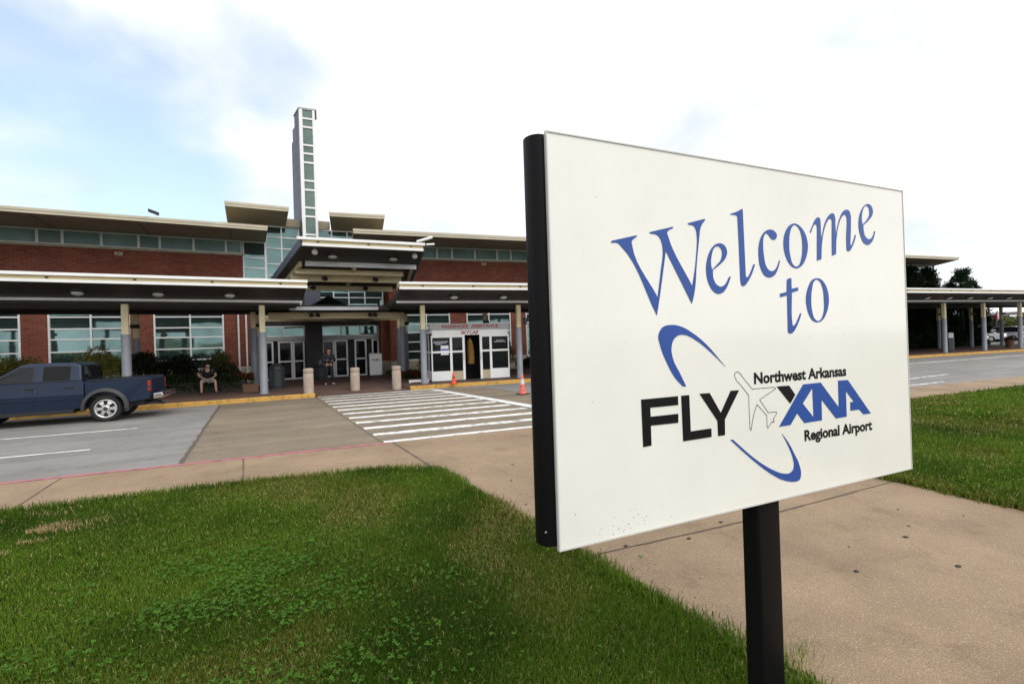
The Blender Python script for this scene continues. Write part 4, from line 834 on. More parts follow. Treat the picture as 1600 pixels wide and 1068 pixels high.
# ================================================================== glass booth of the skycaps
bt = thing('passenger_booth', 'silver framed glass booth with red lettering on its sign board beside the crossing', 'booth', rf(0.42, 0.48, ZF), RA)
BW, BD = 3.76, 1.7
def bfr(mb, x0, x1, z0, z1, y0=0.0, y1=.07): mb.box(x0, x1, y0, y1, z0, z1)
fr = MB()
xs = [0.0, .92, 1.52, 2.36, 2.84, BW]
for i, x in enumerate(xs):
    w = .055; fr.box(max(0, x - w) if i else 0, min(BW, x + w) if i < 5 else BW, 0, .075, .04, 2.12)
fr.box(0.056, BW - .056, .004, .071, 2.12, 2.36)
for a, b, zl, ks in ((.055, .865, 1.36, .50), (.975, 1.465, 1.36, .48), (2.415, 2.785, 1.36, .48), (2.895, 3.705, 1.36, .50)):
    fr.box(a, b, .006, .069, zl - .045, zl + .045); fr.box(a, b, .006, .069, 2.02, 2.12)
for y in (BD - .07,):
    for x in (0, BW - .07): fr.box(x, x + .07, y, y + .07, .04, 2.36)
for x in (0.001, BW - .068):
    fr.box(x, x + .067, .076, BD - .071, 2.22, 2.359); fr.box(x, x + .067, .076, BD - .071, 1.31, 1.40); fr.box(x, x + .067, .8, .86, .5, 2.2)
fr.build('frame', M['white_metal'], bt, bevel=.004)
for a, b, k in ((.055, .865, .48), (2.895, 3.705, .50)):
    mb = MB(); mb.box(a, b, .012, .06, .04, k); mb.box(a, b, .004, .0118, .18, .20); mb.build('kick_panel', M['white_metal'], bt)
for a, b in ((.975, 1.465), (2.415, 2.785)):
    mb = MB(); mb.box(a, b, .012, .06, .04, .46); o = mb.build('kick_panel', M['beige_panel'], bt); o['label'] = 'beige scuffed kick panel beside the doorway'
for x in (0.004, BW - .06):
    mb = MB(); mb.box(x, x + .056, .076, BD - .071, .04, .5); mb.build('kick_panel', M['white_metal'], bt)
for a, b in ((.055, .865), (.975, 1.465), (2.415, 2.785), (2.895, 3.705)):
    for z0, z1 in ((.47, 1.315), (1.405, 2.02)):
        mb = MB(); mb.box(a, b, .03, .038, z0, z1); mb.build('pane', M['door_glass'], bt)
for x in (.03, BW - .038):
    mb = MB(); mb.box(x, x + .008, .076, BD - .071, .5, 2.22); mb.build('pane', M['door_glass'], bt)
mb = MB(); mb.box(0, BW, BD - .068, BD - .02, .04, 2.3); mb.build('back_wall', M['dark_brown'], bt)
mb = MB(); mb.box(-.02, BW + .02, -.06, BD + .02, 0.0, .038); mb.build('floor', M['dark_trim'], bt)
mb = MB(); mb.box(.0, BW, .0, BD, 2.362, 2.44); mb.build('roof', M['silver'], bt)
sb = MB(); sb.box(-.07, BW - .02, -.10, -.005, 2.40, 2.655); sbo = sb.build('sign_board', M['booth_grey'], bt, bevel=.01)
text_mesh('red_lettering', 'PASSENGER  ASSISTANCE', M['red_letters'], sbo, .50, 2.455, 2.72, .145, -.103, bold=.03)
text_mesh('red_lettering', 'SKYCAP', M['red_letters'], sbo, 1.40, 2.165, .86, .15, -.004, bold=.03)
mb = MB(); mb.tube((1.02, .02, 1.0), (1.02, .02, 1.0), .01) if False else mb.box(1.50, 1.53, -.05, -.003, .95, 1.3); mb.build('handle', M['silver'], bt)
mb = MB(); mb.box(2.33, 2.36, -.05, -.003, .95, 1.3); mb.build('handle', M['silver'], bt)
mb = MB(); mb.box(.44, .80, .018, .024, 1.22, 1.66); no = mb.build('notice', M['paper'], bt)
mb = MB(); mb.box(.46, .78, .0145, .0175, 1.43, 1.50); mb.build('notice_band', M['sign_blue'], no)
mb = MB()
for z, a, b in ((1.84, .12, .80), (1.78, .12, .72), (1.72, .2, .5)):
    x = a
    while x < b: ww = random.uniform(.02, .06); mb.box(x, min(b, x + ww), .020, .024, z - .014, z + .014); x += ww + .018
for z, a, b in ((1.82, 3.12, 3.5), (1.76, 3.02, 3.6)):
    x = a
    while x < b: ww = random.uniform(.02, .06); mb.box(x, min(b, x + ww), .020, .024, z - .014, z + .014); x += ww + .018
mb.build('white_notice_lines', M['paper'], bt)
mb = MB(); mb.box(1.01, 1.42, -.002, .003, 1.335, 1.385); mb.build('notice', M['paper'], bt)
cl2 = MB(); rings = []
for z, w, dx in ((.75, .17, 0), (1.0, .16, .02), (1.4, .17, .0), (1.8, .13, -.03), (1.98, .03, -.03)): rings.append([(1.96 + dx + w*math.cos(a)*(1 + .12*math.sin(5*a)), .42 + .10*math.sin(a), z) for a in [2*math.pi*i/20 for i in range(20)]])
cl2.loft(rings); o = cl2.build('hanging_coat', M['ochre_cloth'], None); o.location = rf(0.42, 0.48, ZF); o.rotation_euler = (0, 0, RA); tag(o, 'ochre coat hanging in the doorway of the glass booth', 'coat')
mb = MB(); mb.box(-.45, .45, -.10, .10, .03, .14); mb.tube((-.40, -.09, .05), (-.40, .09, .05), .05, 10); mb.tube((.40, -.09, .05), (.40, .09, .05), .05, 10); o = mb.build('parking_block', M['white_metal'], None, bevel=.02); o.location = rf(-.15, .75, ZF); o.rotation_euler = (0, 0, RA); tag(o, 'low white block on the pavement left of the glass booth', 'block')

# ================================================================== traffic cones, bollards, bins
def cone(loc, label, body, h, w, band, band_m, base_m):
    c = thing('traffic_cone', label, 'traffic cone', loc, random.uniform(0, 1))
    mb = MB(); mb.box(-w, w, -w, w, 0, .035); mb.build('base', base_m, c, bevel=.012)
    r = lambda z: w*.74 * (1 - (z - .035)/(h - .035)) + .026 * (z - .035)/(h - .035)
    zs = sorted([.036, h - .01, *band]); mb = MB(); mb.lathe(0, 0, [(r(.036)*1.12, .036), (r(.06), .06)] + [(r(z), z) for z in np.linspace(.1, h - .01, 8)] + [(.012, h)], 20); bo = mb.build('cone_body', body, c)
    for a, b in zip(band[::2], band[1::2]):
        mb = MB(); mb.lathe(0, 0, [(r(a) + .004, a), (r(b) + .004, b)], 20); mb.build('band', band_m, bo)
cone((7.55, 19.30, 0.155), 'small plain orange cone on the yellow kerb in front of the glass booth', M['cone_orange'], .53, .135, [.26, .31], M['dark_trim'], M['cone_orange'])
cone((8.33, 14.72, 0.006), 'faded pink cone with a pale band standing on the road beside the big sign', M['cone_pink'], .71, .17, [.36, .54], M['cone_band'], M['rubber'])
for (x, y), lab in zip(((1.87, 20.02), (3.69, 20.50), (5.29, 20.05)), ('concrete bollard at the crossing, nearest the walkway canopy on the left', 'concrete bollard in front of the main doors, the middle one at the crossing', 'concrete bollard at the crossing, nearest the glass booth')):
    b = thing('bollard', lab, 'bollard', (x, y, ZF if x < 2 else .07), 0, 'concrete bollards along the crossing')
    mb = MB(); mb.lathe(0, 0, [(.185, -.10), (.185, .74), (.175, .752), (.175, .775), (.187, .79), (.187, .92), (.17, .945), (.12, .955)], 28); mb.build('shaft', M['bollard'], b)
def bin_(loc, label, w, h, dome):
    c = thing('waste_bin', label, 'waste bin', loc, .1)
    ring = lambda r, z: [(r*math.cos(R(22.5 + 45*k)), r*math.sin(R(22.5 + 45*k)), z) for k in range(8)]
    mb = MB(); mb.loft([ring(w*.92, 0), ring(w*.92, .06), ring(w, .07), ring(w, h - .05), ring(w*1.05, h - .04), ring(w*1.05, h)], smooth=False); mb.build('body', M['bin_green'], c, bevel=.01)
    if dome: mb = MB(); mb.loft([ring(w*1.0, h + .002), ring(w*.9, h + .10), ring(w*.55, h + .22), ring(w*.45, h + .24)], smooth=False); mb.build('lid', M['dark_trim'], c, bevel=.01)
bin_((0.93, 23.9, ZF), 'dark green waste bin with a domed lid beside the left canopy column', .34, .86, True)
bin_((3.30, 28.6, ZF), 'dark square waste bin against the dark pillar between the doors', .36, .75, False)
db = thing('drop_box', 'white courier drop box with sloped top right of the main doors', 'drop box', (6.2, 28.1, ZF), R(-8))
mb = MB(); mb.prism([(-.30, .10), (.30, .10), (.30, 1.34), (-.10, 1.34), (-.26, 1.22), (-.30, 1.05)], 'x', -.32, .36); mb.build('body', M['white_metal'], db, bevel=.025)
mb = MB(); mb.box(-.29, .33, -.27, .27, 0, .098); mb.build('plinth', M['dark_trim'], db)
mb = MB(); mb.prism([(-.318, 1.06), (-.31, 1.06), (-.262, 1.216), (-.27, 1.22)], 'x', -.20, .28); hb = mb.build('hatch', M['white_metal'], db)
o = text_mesh('lettering', 'Fed', M['purple_ink'], db, -.16, .92, .24, .12, -.303, bold=.02); o = text_mesh('lettering', 'Ex', M['orange_ink'], db, .085, .92, .17, .12, -.303, bold=.02)
mb = MB(); mb.box(-.40, -.322, -.02, .25, .7, 1.15); mb.build('form_holder', M['dark_trim'], db, bevel=.01)
mb = MB(); mb.box(-.28, .28, -.2, .2, 0, .32); mb.box(-.29, .29, -.21, .21, .25, .30); o = mb.build('cardboard_box', M['box_brown'], bevel=.008); o.location = (-0.12, 22.9, ZF); o.rotation_euler = (0, 0, .1); tag(o, 'small brown box at the foot of the canopy columns left of the doors', 'box')
# ================================================================== pickup truck (x forward, y to its left)
TR = (-4.98, 18.14, 0.0)
tk = thing('pickup_truck', 'dark blue crew cab pickup truck parked at the yellow kerb', 'pickup truck', TR, R(176.2))
# local x: rear axle at -1.4, front axle at 1.55
RX, FX, WR = -1.40, 1.55, 0.362
def arc(cx, r, a0, a1, n, cz=.40): return [(cx + r*math.cos(R(a0 + (a1 - a0)*k/n)), cz + r*math.sin(R(a0 + (a1-a0)*k/n))) for k in range(n + 1)]
def side_solid(name, poly, halfw, m, parent, bevel=.03, dy=0.0): 
    mb = MB(); mb.prism(poly, 'y', -halfw + dy, halfw + dy); return mb.build(name, m, parent, bevel=bevel, seg=3)
# cab lower body with front wing and wheel arch; bed is a separate part behind x = -0.95
cabp = [(-0.94, .44), (-0.94, 1.17), (1.02, 1.15), (1.25, 1.12), (2.18, .99), (2.33, .90), (2.38, .62), (2.36, .46)] + arc(FX, .45, 0, 180, 12) + [(1.05, .40), (-.5, .38)]
def loft_body(name, poly, m, parent, hw_low, hw_mid, hw_top, zmid, bevel=.02):
    """side outline swept across the truck, belly out at zmid"""
    def hwz(z): return hw_low + (hw_mid - hw_low)*min(1, max(0, (z - .38)/(zmid - .38))) if z < zmid else hw_mid + (hw_top - hw_mid)*(z - zmid)/(1.2 - zmid)
    mb = MB(); mb.prism(poly, 'y', -1, 1); o = mb.build(name, m, parent, bevel=bevel, seg=2)
    bm = bmesh.new(); bm.from_mesh(o.data)
    for z in (.50, .62, .72, .80, .90, 1.0, 1.08):
        bmesh.ops.bisect_plane(bm, geom=bm.verts[:] + bm.edges[:] + bm.faces[:], plane_co=(0, 0, z), plane_no=(0, 0, 1))
    for v in bm.verts: v.co.y *= hwz(v.co.z)
    bm.to_mesh(o.data); bm.free(); return o
loft_body('cab_body', cabp, M['truck_blue'], tk, .83, .885, .865, .80)
# belt moulding line and rocker
mb = MB()
for s in (-1, 1): mb.box(-0.93, 1.0, s*.889 - .006, s*.889 + .006, .70, .725)
mb.build('side_moulding', M['truck_blue'], tk, bevel=.004)
# greenhouse
def gh(x, z, inset): return [(x, .80 - inset, z), (x, -.80 + inset, z)]
roofr = [(-.90, 1.16), (-.86, 1.60), (-.70, 1.665), (.25, 1.68), (.42, 1.64), (1.16, 1.13)]
mb = MB(); hwg = lambda z: .845 - .15*max(0, (z - 1.16)/.52)
n = len(roofr); vs = [(x, hwg(z), z) for x, z in roofr] + [(x, -hwg(z), z) for x, z in roofr]
mb.add(vs, [tuple(range(n)), tuple(range(2*n - 1, n - 1, -1))] + [(i, n+i, n+(i+1) % n, (i+1) % n) for i in range(n)])
mb.build('cab_roof', M['truck_blue'], tk, bevel=.045, seg=3)
def side_pane(name, quad, m, push, round_=.03):
    for s in (-1, 1):
        mb = MB(); P = []
        q = [Vector(p) for p in quad]; k = len(q)
        for i in range(k):                              # rounded corners
            a, b, c = q[i-1], q[i], q[(i+1) % k]; u = (a - b).normalized()*round_; v = (c - b).normalized()*round_
            for t in (0, .33, .67, 1): P.append(b + u*(1-t)**2 + v*t**2)
        mb.add([(p.x, s*(hwg(p.y) + push), p.y) for p in P] + [(p.x, s*(hwg(p.y) + push - .02), p.y) for p in P], [tuple(range(len(P)))] + [(i, (i+1) % len(P), len(P) + (i+1) % len(P), len(P)+i) for i in range(len(P))])
        yield mb.build(name, m, tk)
for wx in (((-.66, 1.185), (-.66, 1.595), (-.05, 1.605), (-.05, 1.185)), ((.10, 1.185), (.10, 1.605), (.40, 1.605), (1.00, 1.205), (1.00, 1.185))):
    for o in side_pane('window_trim', wx, M['black'], .004): pass
    c = Vector((sum(p[0] for p in wx)/len(wx), sum(p[1] for p in wx)/len(wx)))
    for o in side_pane('side_window', [c + (Vector(p) - c)*.93 for p in wx], M['privacy_glass' if wx[0][0] < 0 else 'car_glass'], .008): pass
mb = MB(); mb.add([(.45, .66, 1.625), (.45, -.66, 1.625), (1.13, -.80, 1.165), (1.13, .80, 1.165)], [(0, 1, 2, 3)]); mb.v = [(x + .012, y, z + .012) for x, y, z in mb.v]; mb.build('windscreen', M['car_glass'], tk, recalc=False)
mb = MB(); mb.add([(-.884, .70, 1.60), (-.884, -.70, 1.60), (-.912, -.77, 1.19), (-.912, .77, 1.19)], [(3, 2, 1, 0)]); mb.build('window_trim', M['black'], tk, recalc=False)
mb = MB(); mb.add([(-.893, .62, 1.56), (-.893, -.62, 1.56), (-.918, -.68, 1.23), (-.918, .68, 1.23)], [(3, 2, 1, 0)]); mb.build('rear_window', M['car_glass'], tk, recalc=False)
# door shut lines and handles
mb = MB()
for s in (-1, 1):
    for x in (1.06, .025, -.775):
        for z0, z1 in ((.42, .80), (.80, 1.15)):
            w0 = .83 + .055*(z0 - .38)/.42 if z0 < .8 else .885; w1 = .885 if z0 < .8 else .867
            mb.add([(x - .006, s*(w0 + .0025), z0), (x + .006, s*(w0 + .0025), z0), (x + .006, s*(w1 + .0025), z1), (x - .006, s*(w1 + .0025), z1)], [(0, 1, 2, 3)])
mb.build('door_seam', M['black'], tk, recalc=False)
for s in (-1, 1):
    for x in (.18, -.62):
        mb = MB(); mb.box(x - .09, x + .09, s*.874 - .012, s*.874 + .022 if s > 0 else s*.874 + .012, .985, 1.045); mb.build('door_handle', M['black'], tk, bevel=.012)
    mb = MB(); mb.tube((.05, s*.874, .93), (.05, s*.892, .93), .014, 10); mb.build('key_lock', M['chrome'], tk)
    mb = MB(); mb.box(.92, 1.04, s*.97 - .10, s*.97 + .10, 1.17, 1.33); mb.box(.96, 1.02, s*.86 - .05, s*.86 + .05, 1.18, 1.22); mb.build('wing_mirror', M['black'], tk, bevel=.03)
# bed
bedp = [(-.965, .50), (-.965, 1.145), (-2.42, 1.165), (-2.44, .98), (-2.42, .60), (-2.38, .56)] + arc(RX, .45, 180, 0, 12)
bedp = [(-.965, .50), (-.965, 1.145), (-2.42, 1.165), (-2.44, .98), (-2.43, .62), (-2.36, .56)] + [(RX - .45, .50)] + arc(RX, .45, 178, 2, 12)
for s in (-1, 1):
    mb = MB(); n = len(bedp); w0 = lambda z: .835 + .05*min(1, (z - .4)/.35)
    mb.add([(x, s*w0(z), z) for x, z in bedp] + [(x, s*(w0(z) - .06), z) for x, z in bedp], [tuple(range(n)), tuple(range(2*n-1, n-1, -1))] + [(i, n+i, n+(i+1) % n, (i+1) % n) for i in range(n)])
    mb.build('bed_side', M['truck_blue'], tk, bevel=.018)
    mb = MB(); mb.box(-2.40, -1.0, s*.85 - .035, s*.85 + .035, 1.16, 1.185); mb.build('bed_rail', M['black'], tk, bevel=.01)
    # fender flare
    o_, i_ = arc(RX, .545, -8, 188, 18), arc(RX, .448, -8, 188, 18)
    mb = MB(); k = len(o_); vs = [(x, s*.89, z) for x, z in o_] + [(x, s*.955, z) for x, z in i_] + [(x, s*.945, z) for x, z in arc(RX, .515, -8, 188, 18)]
    mb.add(vs, [(i, i+1, 2*k+i+1, 2*k+i) for i in range(k-1)] + [(2*k+i, 2*k+i+1, k+i+1, k+i) for i in range(k-1)], True)
    mb.add([(x, s*.955, z) for x, z in i_] + [(x, s*.80, z) for x, z in i_], [(i, i+1, k+i+1, k+i) for i in range(k-1)], True); mb.build('fender_flare', M['dark_trim'], tk)
    o_, i_ = arc(FX, .545, -8, 188, 18), arc(FX, .448, -8, 188, 18)
    mb = MB(); vs = [(x, s*.88, z) for x, z in o_] + [(x, s*.955, z) for x, z in i_] + [(x, s*.945, z) for x, z in arc(FX, .515, -8, 188, 18)]
    mb.add(vs, [(i, i+1, 2*k+i+1, 2*k+i) for i in range(k-1)] + [(2*k+i, 2*k+i+1, k+i+1, k+i) for i in range(k-1)], True); mb.build('fender_flare', M['dark_trim'], tk)
    mb = MB(); mb.box(-2.452, -2.375, s*.872 - .028, s*.872 + .022, .80, 1.09); tl = mb.build('tail_light', M['tail_red'], tk, bevel=.012)
    mb = MB(); mb.box(-2.454, -2.372, s*.874 - .029, s*.874 + .023, .88, .95); mb.build('lens', M['dark_trim'], tl)
mb = MB(); mb.box(-2.36, -.97, -.78, .78, .68, .72); mb.box(-1.0, -.965, -.78, .78, .72, 1.12); mb.build('bed_floor', M['black'], tk)
mb = MB(); mb.box(-2.455, -2.40, -.775, .775, .64, 1.15); tg = mb.build('tailgate', M['truck_blue'], tk, bevel=.015)
mb = MB(); mb.box(-2.48, -2.456, -.12, .12, .95, 1.03); mb.build('handle', M['black'], tg, bevel=.01)
# bumpers
mb = MB(); mb.prism([(-2.50, .56), (-2.72, .58), (-2.74, .66), (-2.70, .73), (-2.50, .71)], 'y', -.86, .86); bp_ = mb.build('rear_bumper', M['chrome'], tk, bevel=.02)
mb = MB(); mb.box(-2.70, -2.50, -.5, .5, .712, .735); mb.build('step_pad', M['black'], bp_)
mb = MB(); mb.prism([(2.34, .42), (2.47, .45), (2.49, .62), (2.40, .68), (2.33, .66)], 'y', -.87, .87); mb.build('front_bumper', M['chrome'], tk, bevel=.02)
for s in (-1, 1):
    mb = MB(); mb.box(2.20, 2.37, s*.70 - .15, s*.70 + .15, .72, .90); mb.build('headlight', M['lamp_glass'], tk, bevel=.03)
mb = MB(); mb.box(2.25, 2.375, -.5, .5, .72, .90); mb.build('grille', M['black'], tk, bevel=.01)
# chassis, exhaust, hitch
mb = MB(); mb.box(-2.2, 2.2, -.50, .50, .36, .56); mb.box(-2.45, -2.1, -.10, .10, .42, .47); mb.tube((-2.60, .35, .44), (-1.8, .45, .42), .035); mb.tube((RX, -.74, .37), (RX, .74, .37), .06); mb.tube((FX, -.74, .37), (FX, .74, .37), .05); mb.box(-.7, .9, -.84, .84, .30, .40); mb.tube((-2.42, .55, .45), (-2.72, .60, .40), .03); mb.build('chassis', M['black'], tk)
mb = MB()
for s in (-1, 1):
    for cx_ in (RX, FX): mb.box(cx_ - .44, cx_ + .44, s*.55 - .06, s*.55 + .06, .40, .80)
mb.build('wheel_well', M['black'], tk)
for cx_ in (RX, FX):
    for s in (-1, 1):
        y0 = s*.62; yo = s*.875
        w_ = bpy.data.objects.new('wheel', None); COL.objects.link(w_); w_.parent = tk; w_.location = (cx_, 0, WR); w_.empty_display_size = .1
        prof = [(.255, y0), (.33, y0), (WR, y0 + s*.04), (WR + .003, y0 + s*.12), (WR, yo - s*.045), (.335, yo - s*.006), (.27, yo), (.255, yo - s*.02)]
        mb = MB(); mb.loft([[(r*math.cos(2*math.pi*i/40), y, r*math.sin(2*math.pi*i/40)) for i in range(40)] for r, y in prof], cap=False); mb.build('tyre', M['rubber'], w_)
        rm = MB(); rm.loft([[(r*math.cos(2*math.pi*i/36), y, r*math.sin(2*math.pi*i/36)) for i in range(36)] for r, y in ((.256, y0), (.262, yo - s*.01), (.225, yo - s*.012), (.215, yo - s*.05))], cap=False)
        # six spokes with oval gaps between them
        for k in range(6):
            a0 = 2*math.pi*k/6; da = .30
            pts = [(.09, a0 - .52), (.09, a0 + .52), (.155, a0 + da*.8), (.222, a0 + da), (.222, a0 - da), (.155, a0 - da*.8)]
            rm.add([(r*math.cos(a), yo - s*(.028 + (.012 if r > .2 else 0)), r*math.sin(a)) for r, a in pts], [tuple(range(6))])
        rm.loft([[(r*math.cos(2*math.pi*i/24), y, r*math.sin(2*math.pi*i/24)) for i in range(24)] for r, y in ((.095, yo - s*.03), (.09, yo - s*.01), (.065, yo))])
        rm.build('rim', M['alloy'], w_)
        hb_ = MB(); hb_.loft([[(r*math.cos(2*math.pi*i/18), y, r*math.sin(2*math.pi*i/18)) for i in range(18)] for r, y in ((.055, yo - s*.01), (.05, yo + s*.012), (.02, yo + s*.014))]); hb_.build('hub_cap', M['dark_trim'], w_)
        bk = MB(); bk.loft([[(.216*math.cos(2*math.pi*i/24), y, .216*math.sin(2*math.pi*i/24)) for i in range(24)] for y in (yo - s*.09, yo - s*.08)]); bk.build('brake_disc', M['black'], w_)
# ================================================================== people
def skinned(name, m, parent, verts, edges, root=0, sub=2):
    """one continuous surface grown round a skeleton: verts = (x, y, z, radius_x, radius_y)"""
    me = bpy.data.meshes.new(name); me.from_pydata([v[:3] for v in verts], edges, []); me.materials.append(m)
    o = bpy.data.objects.new(name, me); COL.objects.link(o); o.parent = parent
    md = o.modifiers.new('skin', 'SKIN'); md.use_smooth_shade = True
    for i, v in enumerate(me.skin_vertices[0].data): v.radius = (verts[i][3], verts[i][4] if len(verts[i]) > 4 else verts[i][3]); v.use_root = (i == root)
    s_ = o.modifiers.new('smooth', 'SUBSURF'); s_.levels = sub; s_.render_levels = sub
    return o
def person(label, loc, rz, J, skin, shirt, legs, shoe, sleeve_to, leg_to, hair_m, bag=None):
    """J: joints in the person's own frame, facing -y"""
    p = thing('person', label, 'person', loc, rz); V = Vector
    verts = []; edges = []
    def add(q, r, par=None, r2=None):
        verts.append((q[0], q[1], q[2], r, r2 or r)); i = len(verts) - 1
        if par is not None: edges.append((par, i))
        return i
    pel = add(J['pelvis'], .125, None, .10); sp = add(J['spine'], .12, pel, .09); ch = add(J['chest'], .145, sp, .10); nk = add(J['neck'], .055, ch)
    hd = V(J['head']); fw = V(J['face']).normalized(); upv = V(J['headup']).normalized(); sd = fw.cross(upv)
    jw = add(hd - upv*.075 + fw*.022, .058, nk, .062); hm = add(hd + upv*.01, .076, jw, .088); ht = add(hd + upv*.075 - fw*.006, .058, hm, .066)
    no = add(hd + fw*.098 - upv*.012, .012, hm)
    for s in (-1, 1): add(hd + sd*s*.082 - fw*.005 - upv*.005, .016, hm)
    for s, sfx in ((-1, '_r'), (1, '_l')):
        sh = add(J['shoulder'+sfx], .058, ch); el = add(J['elbow'+sfx], .043, sh); wr = add(J['wrist'+sfx], .028, el); hp = V(J['hand'+sfx]); w0 = V(J['wrist'+sfx])
        d = (hp - w0).normalized(); a = d.cross(V((0, 0, 1))); a = (a if a.length > .1 else d.cross(V((1, 0, 0)))).normalized(); pl = add(w0 + d*.06, .030, wr, .020); nn = a.cross(d)
        for k, (off, ln) in enumerate(((-.030, .062), (-.010, .072), (.010, .068), (.029, .052))):
            k0 = add(w0 + d*.095 + a*off, .0095, pl); k1 = add(w0 + d*(.095 + ln*.5) + a*off - nn*.012, .0085, k0); add(w0 + d*(.095 + ln*.85) + a*off - nn*.034, .0075, k1)
        t0 = add(w0 + d*.05 + a*s*.036, .012, pl); add(w0 + d*.09 + a*s*.052 - nn*.014, .009, t0)
        hi = add(J['hip'+sfx], .085, pel); kn = add(J['knee'+sfx], .058, hi); an = add(J['ankle'+sfx], .038, kn); add(V(J['ankle'+sfx]) + V(J['foot'+sfx])*.16 - V((0, 0, .05)), .034, an, .030)
    skinned('body', skin, p, verts, edges)
    # shirt
    sv = [(*J['pelvis'], .145, .115), (*J['spine'], .142, .112), (*J['chest'], .168, .122), (*(V(J['chest']).lerp(V(J['neck']), .62)), .085, .08)]; se = [(0, 1), (1, 2), (2, 3)]
    for sfx in ('_r', '_l'):
        S, E_, Wt = V(J['shoulder'+sfx]), V(J['elbow'+sfx]), V(J['wrist'+sfx]); i = len(sv); sv.append((*S, .074, .074)); se.append((2, i)); sv.append((*S.lerp(E_, .9 if sleeve_to > .9 else .75), .062, .062)); se.append((i, i+1))
        if sleeve_to > .9: sv.append((*E_, .056, .056)); se.append((i+1, i+2)); sv.append((*E_.lerp(Wt, .9), .042, .042)); se.append((i+2, i+3))
    skinned('shirt', shirt, p, sv, se)
    lv = [(J['pelvis'][0], J['pelvis'][1], J['pelvis'][2] + .02, .152, .12), (J['pelvis'][0], J['pelvis'][1], J['pelvis'][2] - .05, .148, .118)]; le = [(0, 1)]
    for sfx in ('_r', '_l'):
        H_, K, A = V(J['hip'+sfx]), V(J['knee'+sfx]), V(J['ankle'+sfx]); i = len(lv); lv.append((*H_, .105, .10)); le.append((1, i)); lv.append((*H_.lerp(K, .55), .095, .092)); le.append((i, i+1))
        if leg_to > 1: lv += [(*K, .075, .075), (*K.lerp(A, .5), .066, .066), (*A.lerp(K, .05), .058, .058)]; le += [(i+1, i+2), (i+2, i+3), (i+3, i+4)]
        else: lv.append((*H_.lerp(K, leg_to), .093, .09)); le.append((i+1, i+2))
    skinned('trousers' if leg_to > 1 else 'shorts', legs, p, lv, le)
    for sfx in ('_r', '_l'):
        A, f = V(J['ankle'+sfx]), V(J['foot'+sfx]).normalized(); q = A - V((0, 0, A.z - .045))
        skinned('shoe', shoe, p, [(*(q - f*.055), .042, .042), (*(q + f*.05), .044, .040), (*(q + f*.17 - V((0, 0, .010))), .040, .030)], [(0, 1), (1, 2)])
    # hair: cap over the top and back of the head
    hv = [(*(hd + upv*.035 - fw*.020), .083, .090), (*(hd + upv*.092 - fw*.018), .062, .072), (*(hd - upv*.035 - fw*.045), .060, .058)]
    skinned('hair', hair_m, p, hv, [(0, 1), (0, 2)])
    for s in (-1, 1):
        mb = MB(); c = hd + fw*.082 + sd*s*.030 + upv*.012; mb.lathe(0, 0, [(.001, -.008), (.007, -.005), (.009, 0), (.007, .005), (.001, .008)], 8); mb.v = [(x + c.x, y + c.y, z + c.z) for x, y, z in mb.v]; mb.build('eye', M['black'], p)
    mb = MB(); c = hd + fw*.082 - upv*.050; a = c - sd*.022; b = c + sd*.022; mb.tube(a, b, .005, 6); mb.build('mouth', M['tail_red'] if False else M['box_brown'], p)
    return p
JS = dict(pelvis=(0, .02, .93), spine=(0, .015, 1.10), chest=(0, .0, 1.32), neck=(0, -.03, 1.47), head=(-.01, -.075, 1.60), face=(-.1, -1, -.38), headup=(0, -.25, 1),
          shoulder_r=(-.19, .0, 1.40), elbow_r=(-.30, -.02, 1.13), wrist_r=(-.12, -.22, 1.14), hand_r=(-.03, -.30, 1.19), shoulder_l=(.19, .0, 1.40), elbow_l=(.27, -.02, 1.12), wrist_l=(.10, -.22, 1.10), hand_l=(.02, -.31, 1.14),
          hip_r=(-.10, .02, .88), knee_r=(-.13, -.02, .48), ankle_r=(-.15, .03, .08), foot_r=(-.3, -1, 0), hip_l=(.10, .02, .88), knee_l=(.13, -.03, .48), ankle_l=(.16, .02, .08), foot_l=(.35, -1, 0))
sp_ = person('person in dark clothes standing before the main doors, looking down at a phone', (3.12, 23.76, ZF), R(6), JS, M['skin_tan'], M['shirt_slate'], M['jeans'], M['shoe_light'], 1.0, 2.0, M['hair'])
mb = MB(); mb.loft([[(x*k, y*k, z) for x, y in ((-.11, -.19), (.11, -.19), (.13, 0), (.11, .19), (-.11, .19), (-.13, 0))] for z, k in ((0, .8), (.06, 1), (.30, 1), (.36, .85))]); bg_ = mb.build('shoulder_bag', M['black'], None); bg_.location = (2.70, 23.80, ZF + .82); bg_.rotation_euler = (0, .12, .2)
tag(bg_, 'dark shoulder bag hanging at the standing person\'s side', 'bag')
mb = MB(); 
for a, b in (((-.05, 0, .33), (.22, .0, .66)), ((.05, .02, .33), (.24, .03, .66))): mb.tube(a, b, .015, 6)
mb.build('strap', M['black'], bg_)
mb = MB(); mb.box(-.038, .038, -.006, .006, -.07, .07); ph_ = mb.build('phone', M['black_gloss'], bevel=.004); ph_.location = (3.12 + .02, 23.76 - .37, ZF + 1.20); ph_.rotation_euler = (R(-50), 0, 0); tag(ph_, 'small dark phone held by the standing person', 'phone')
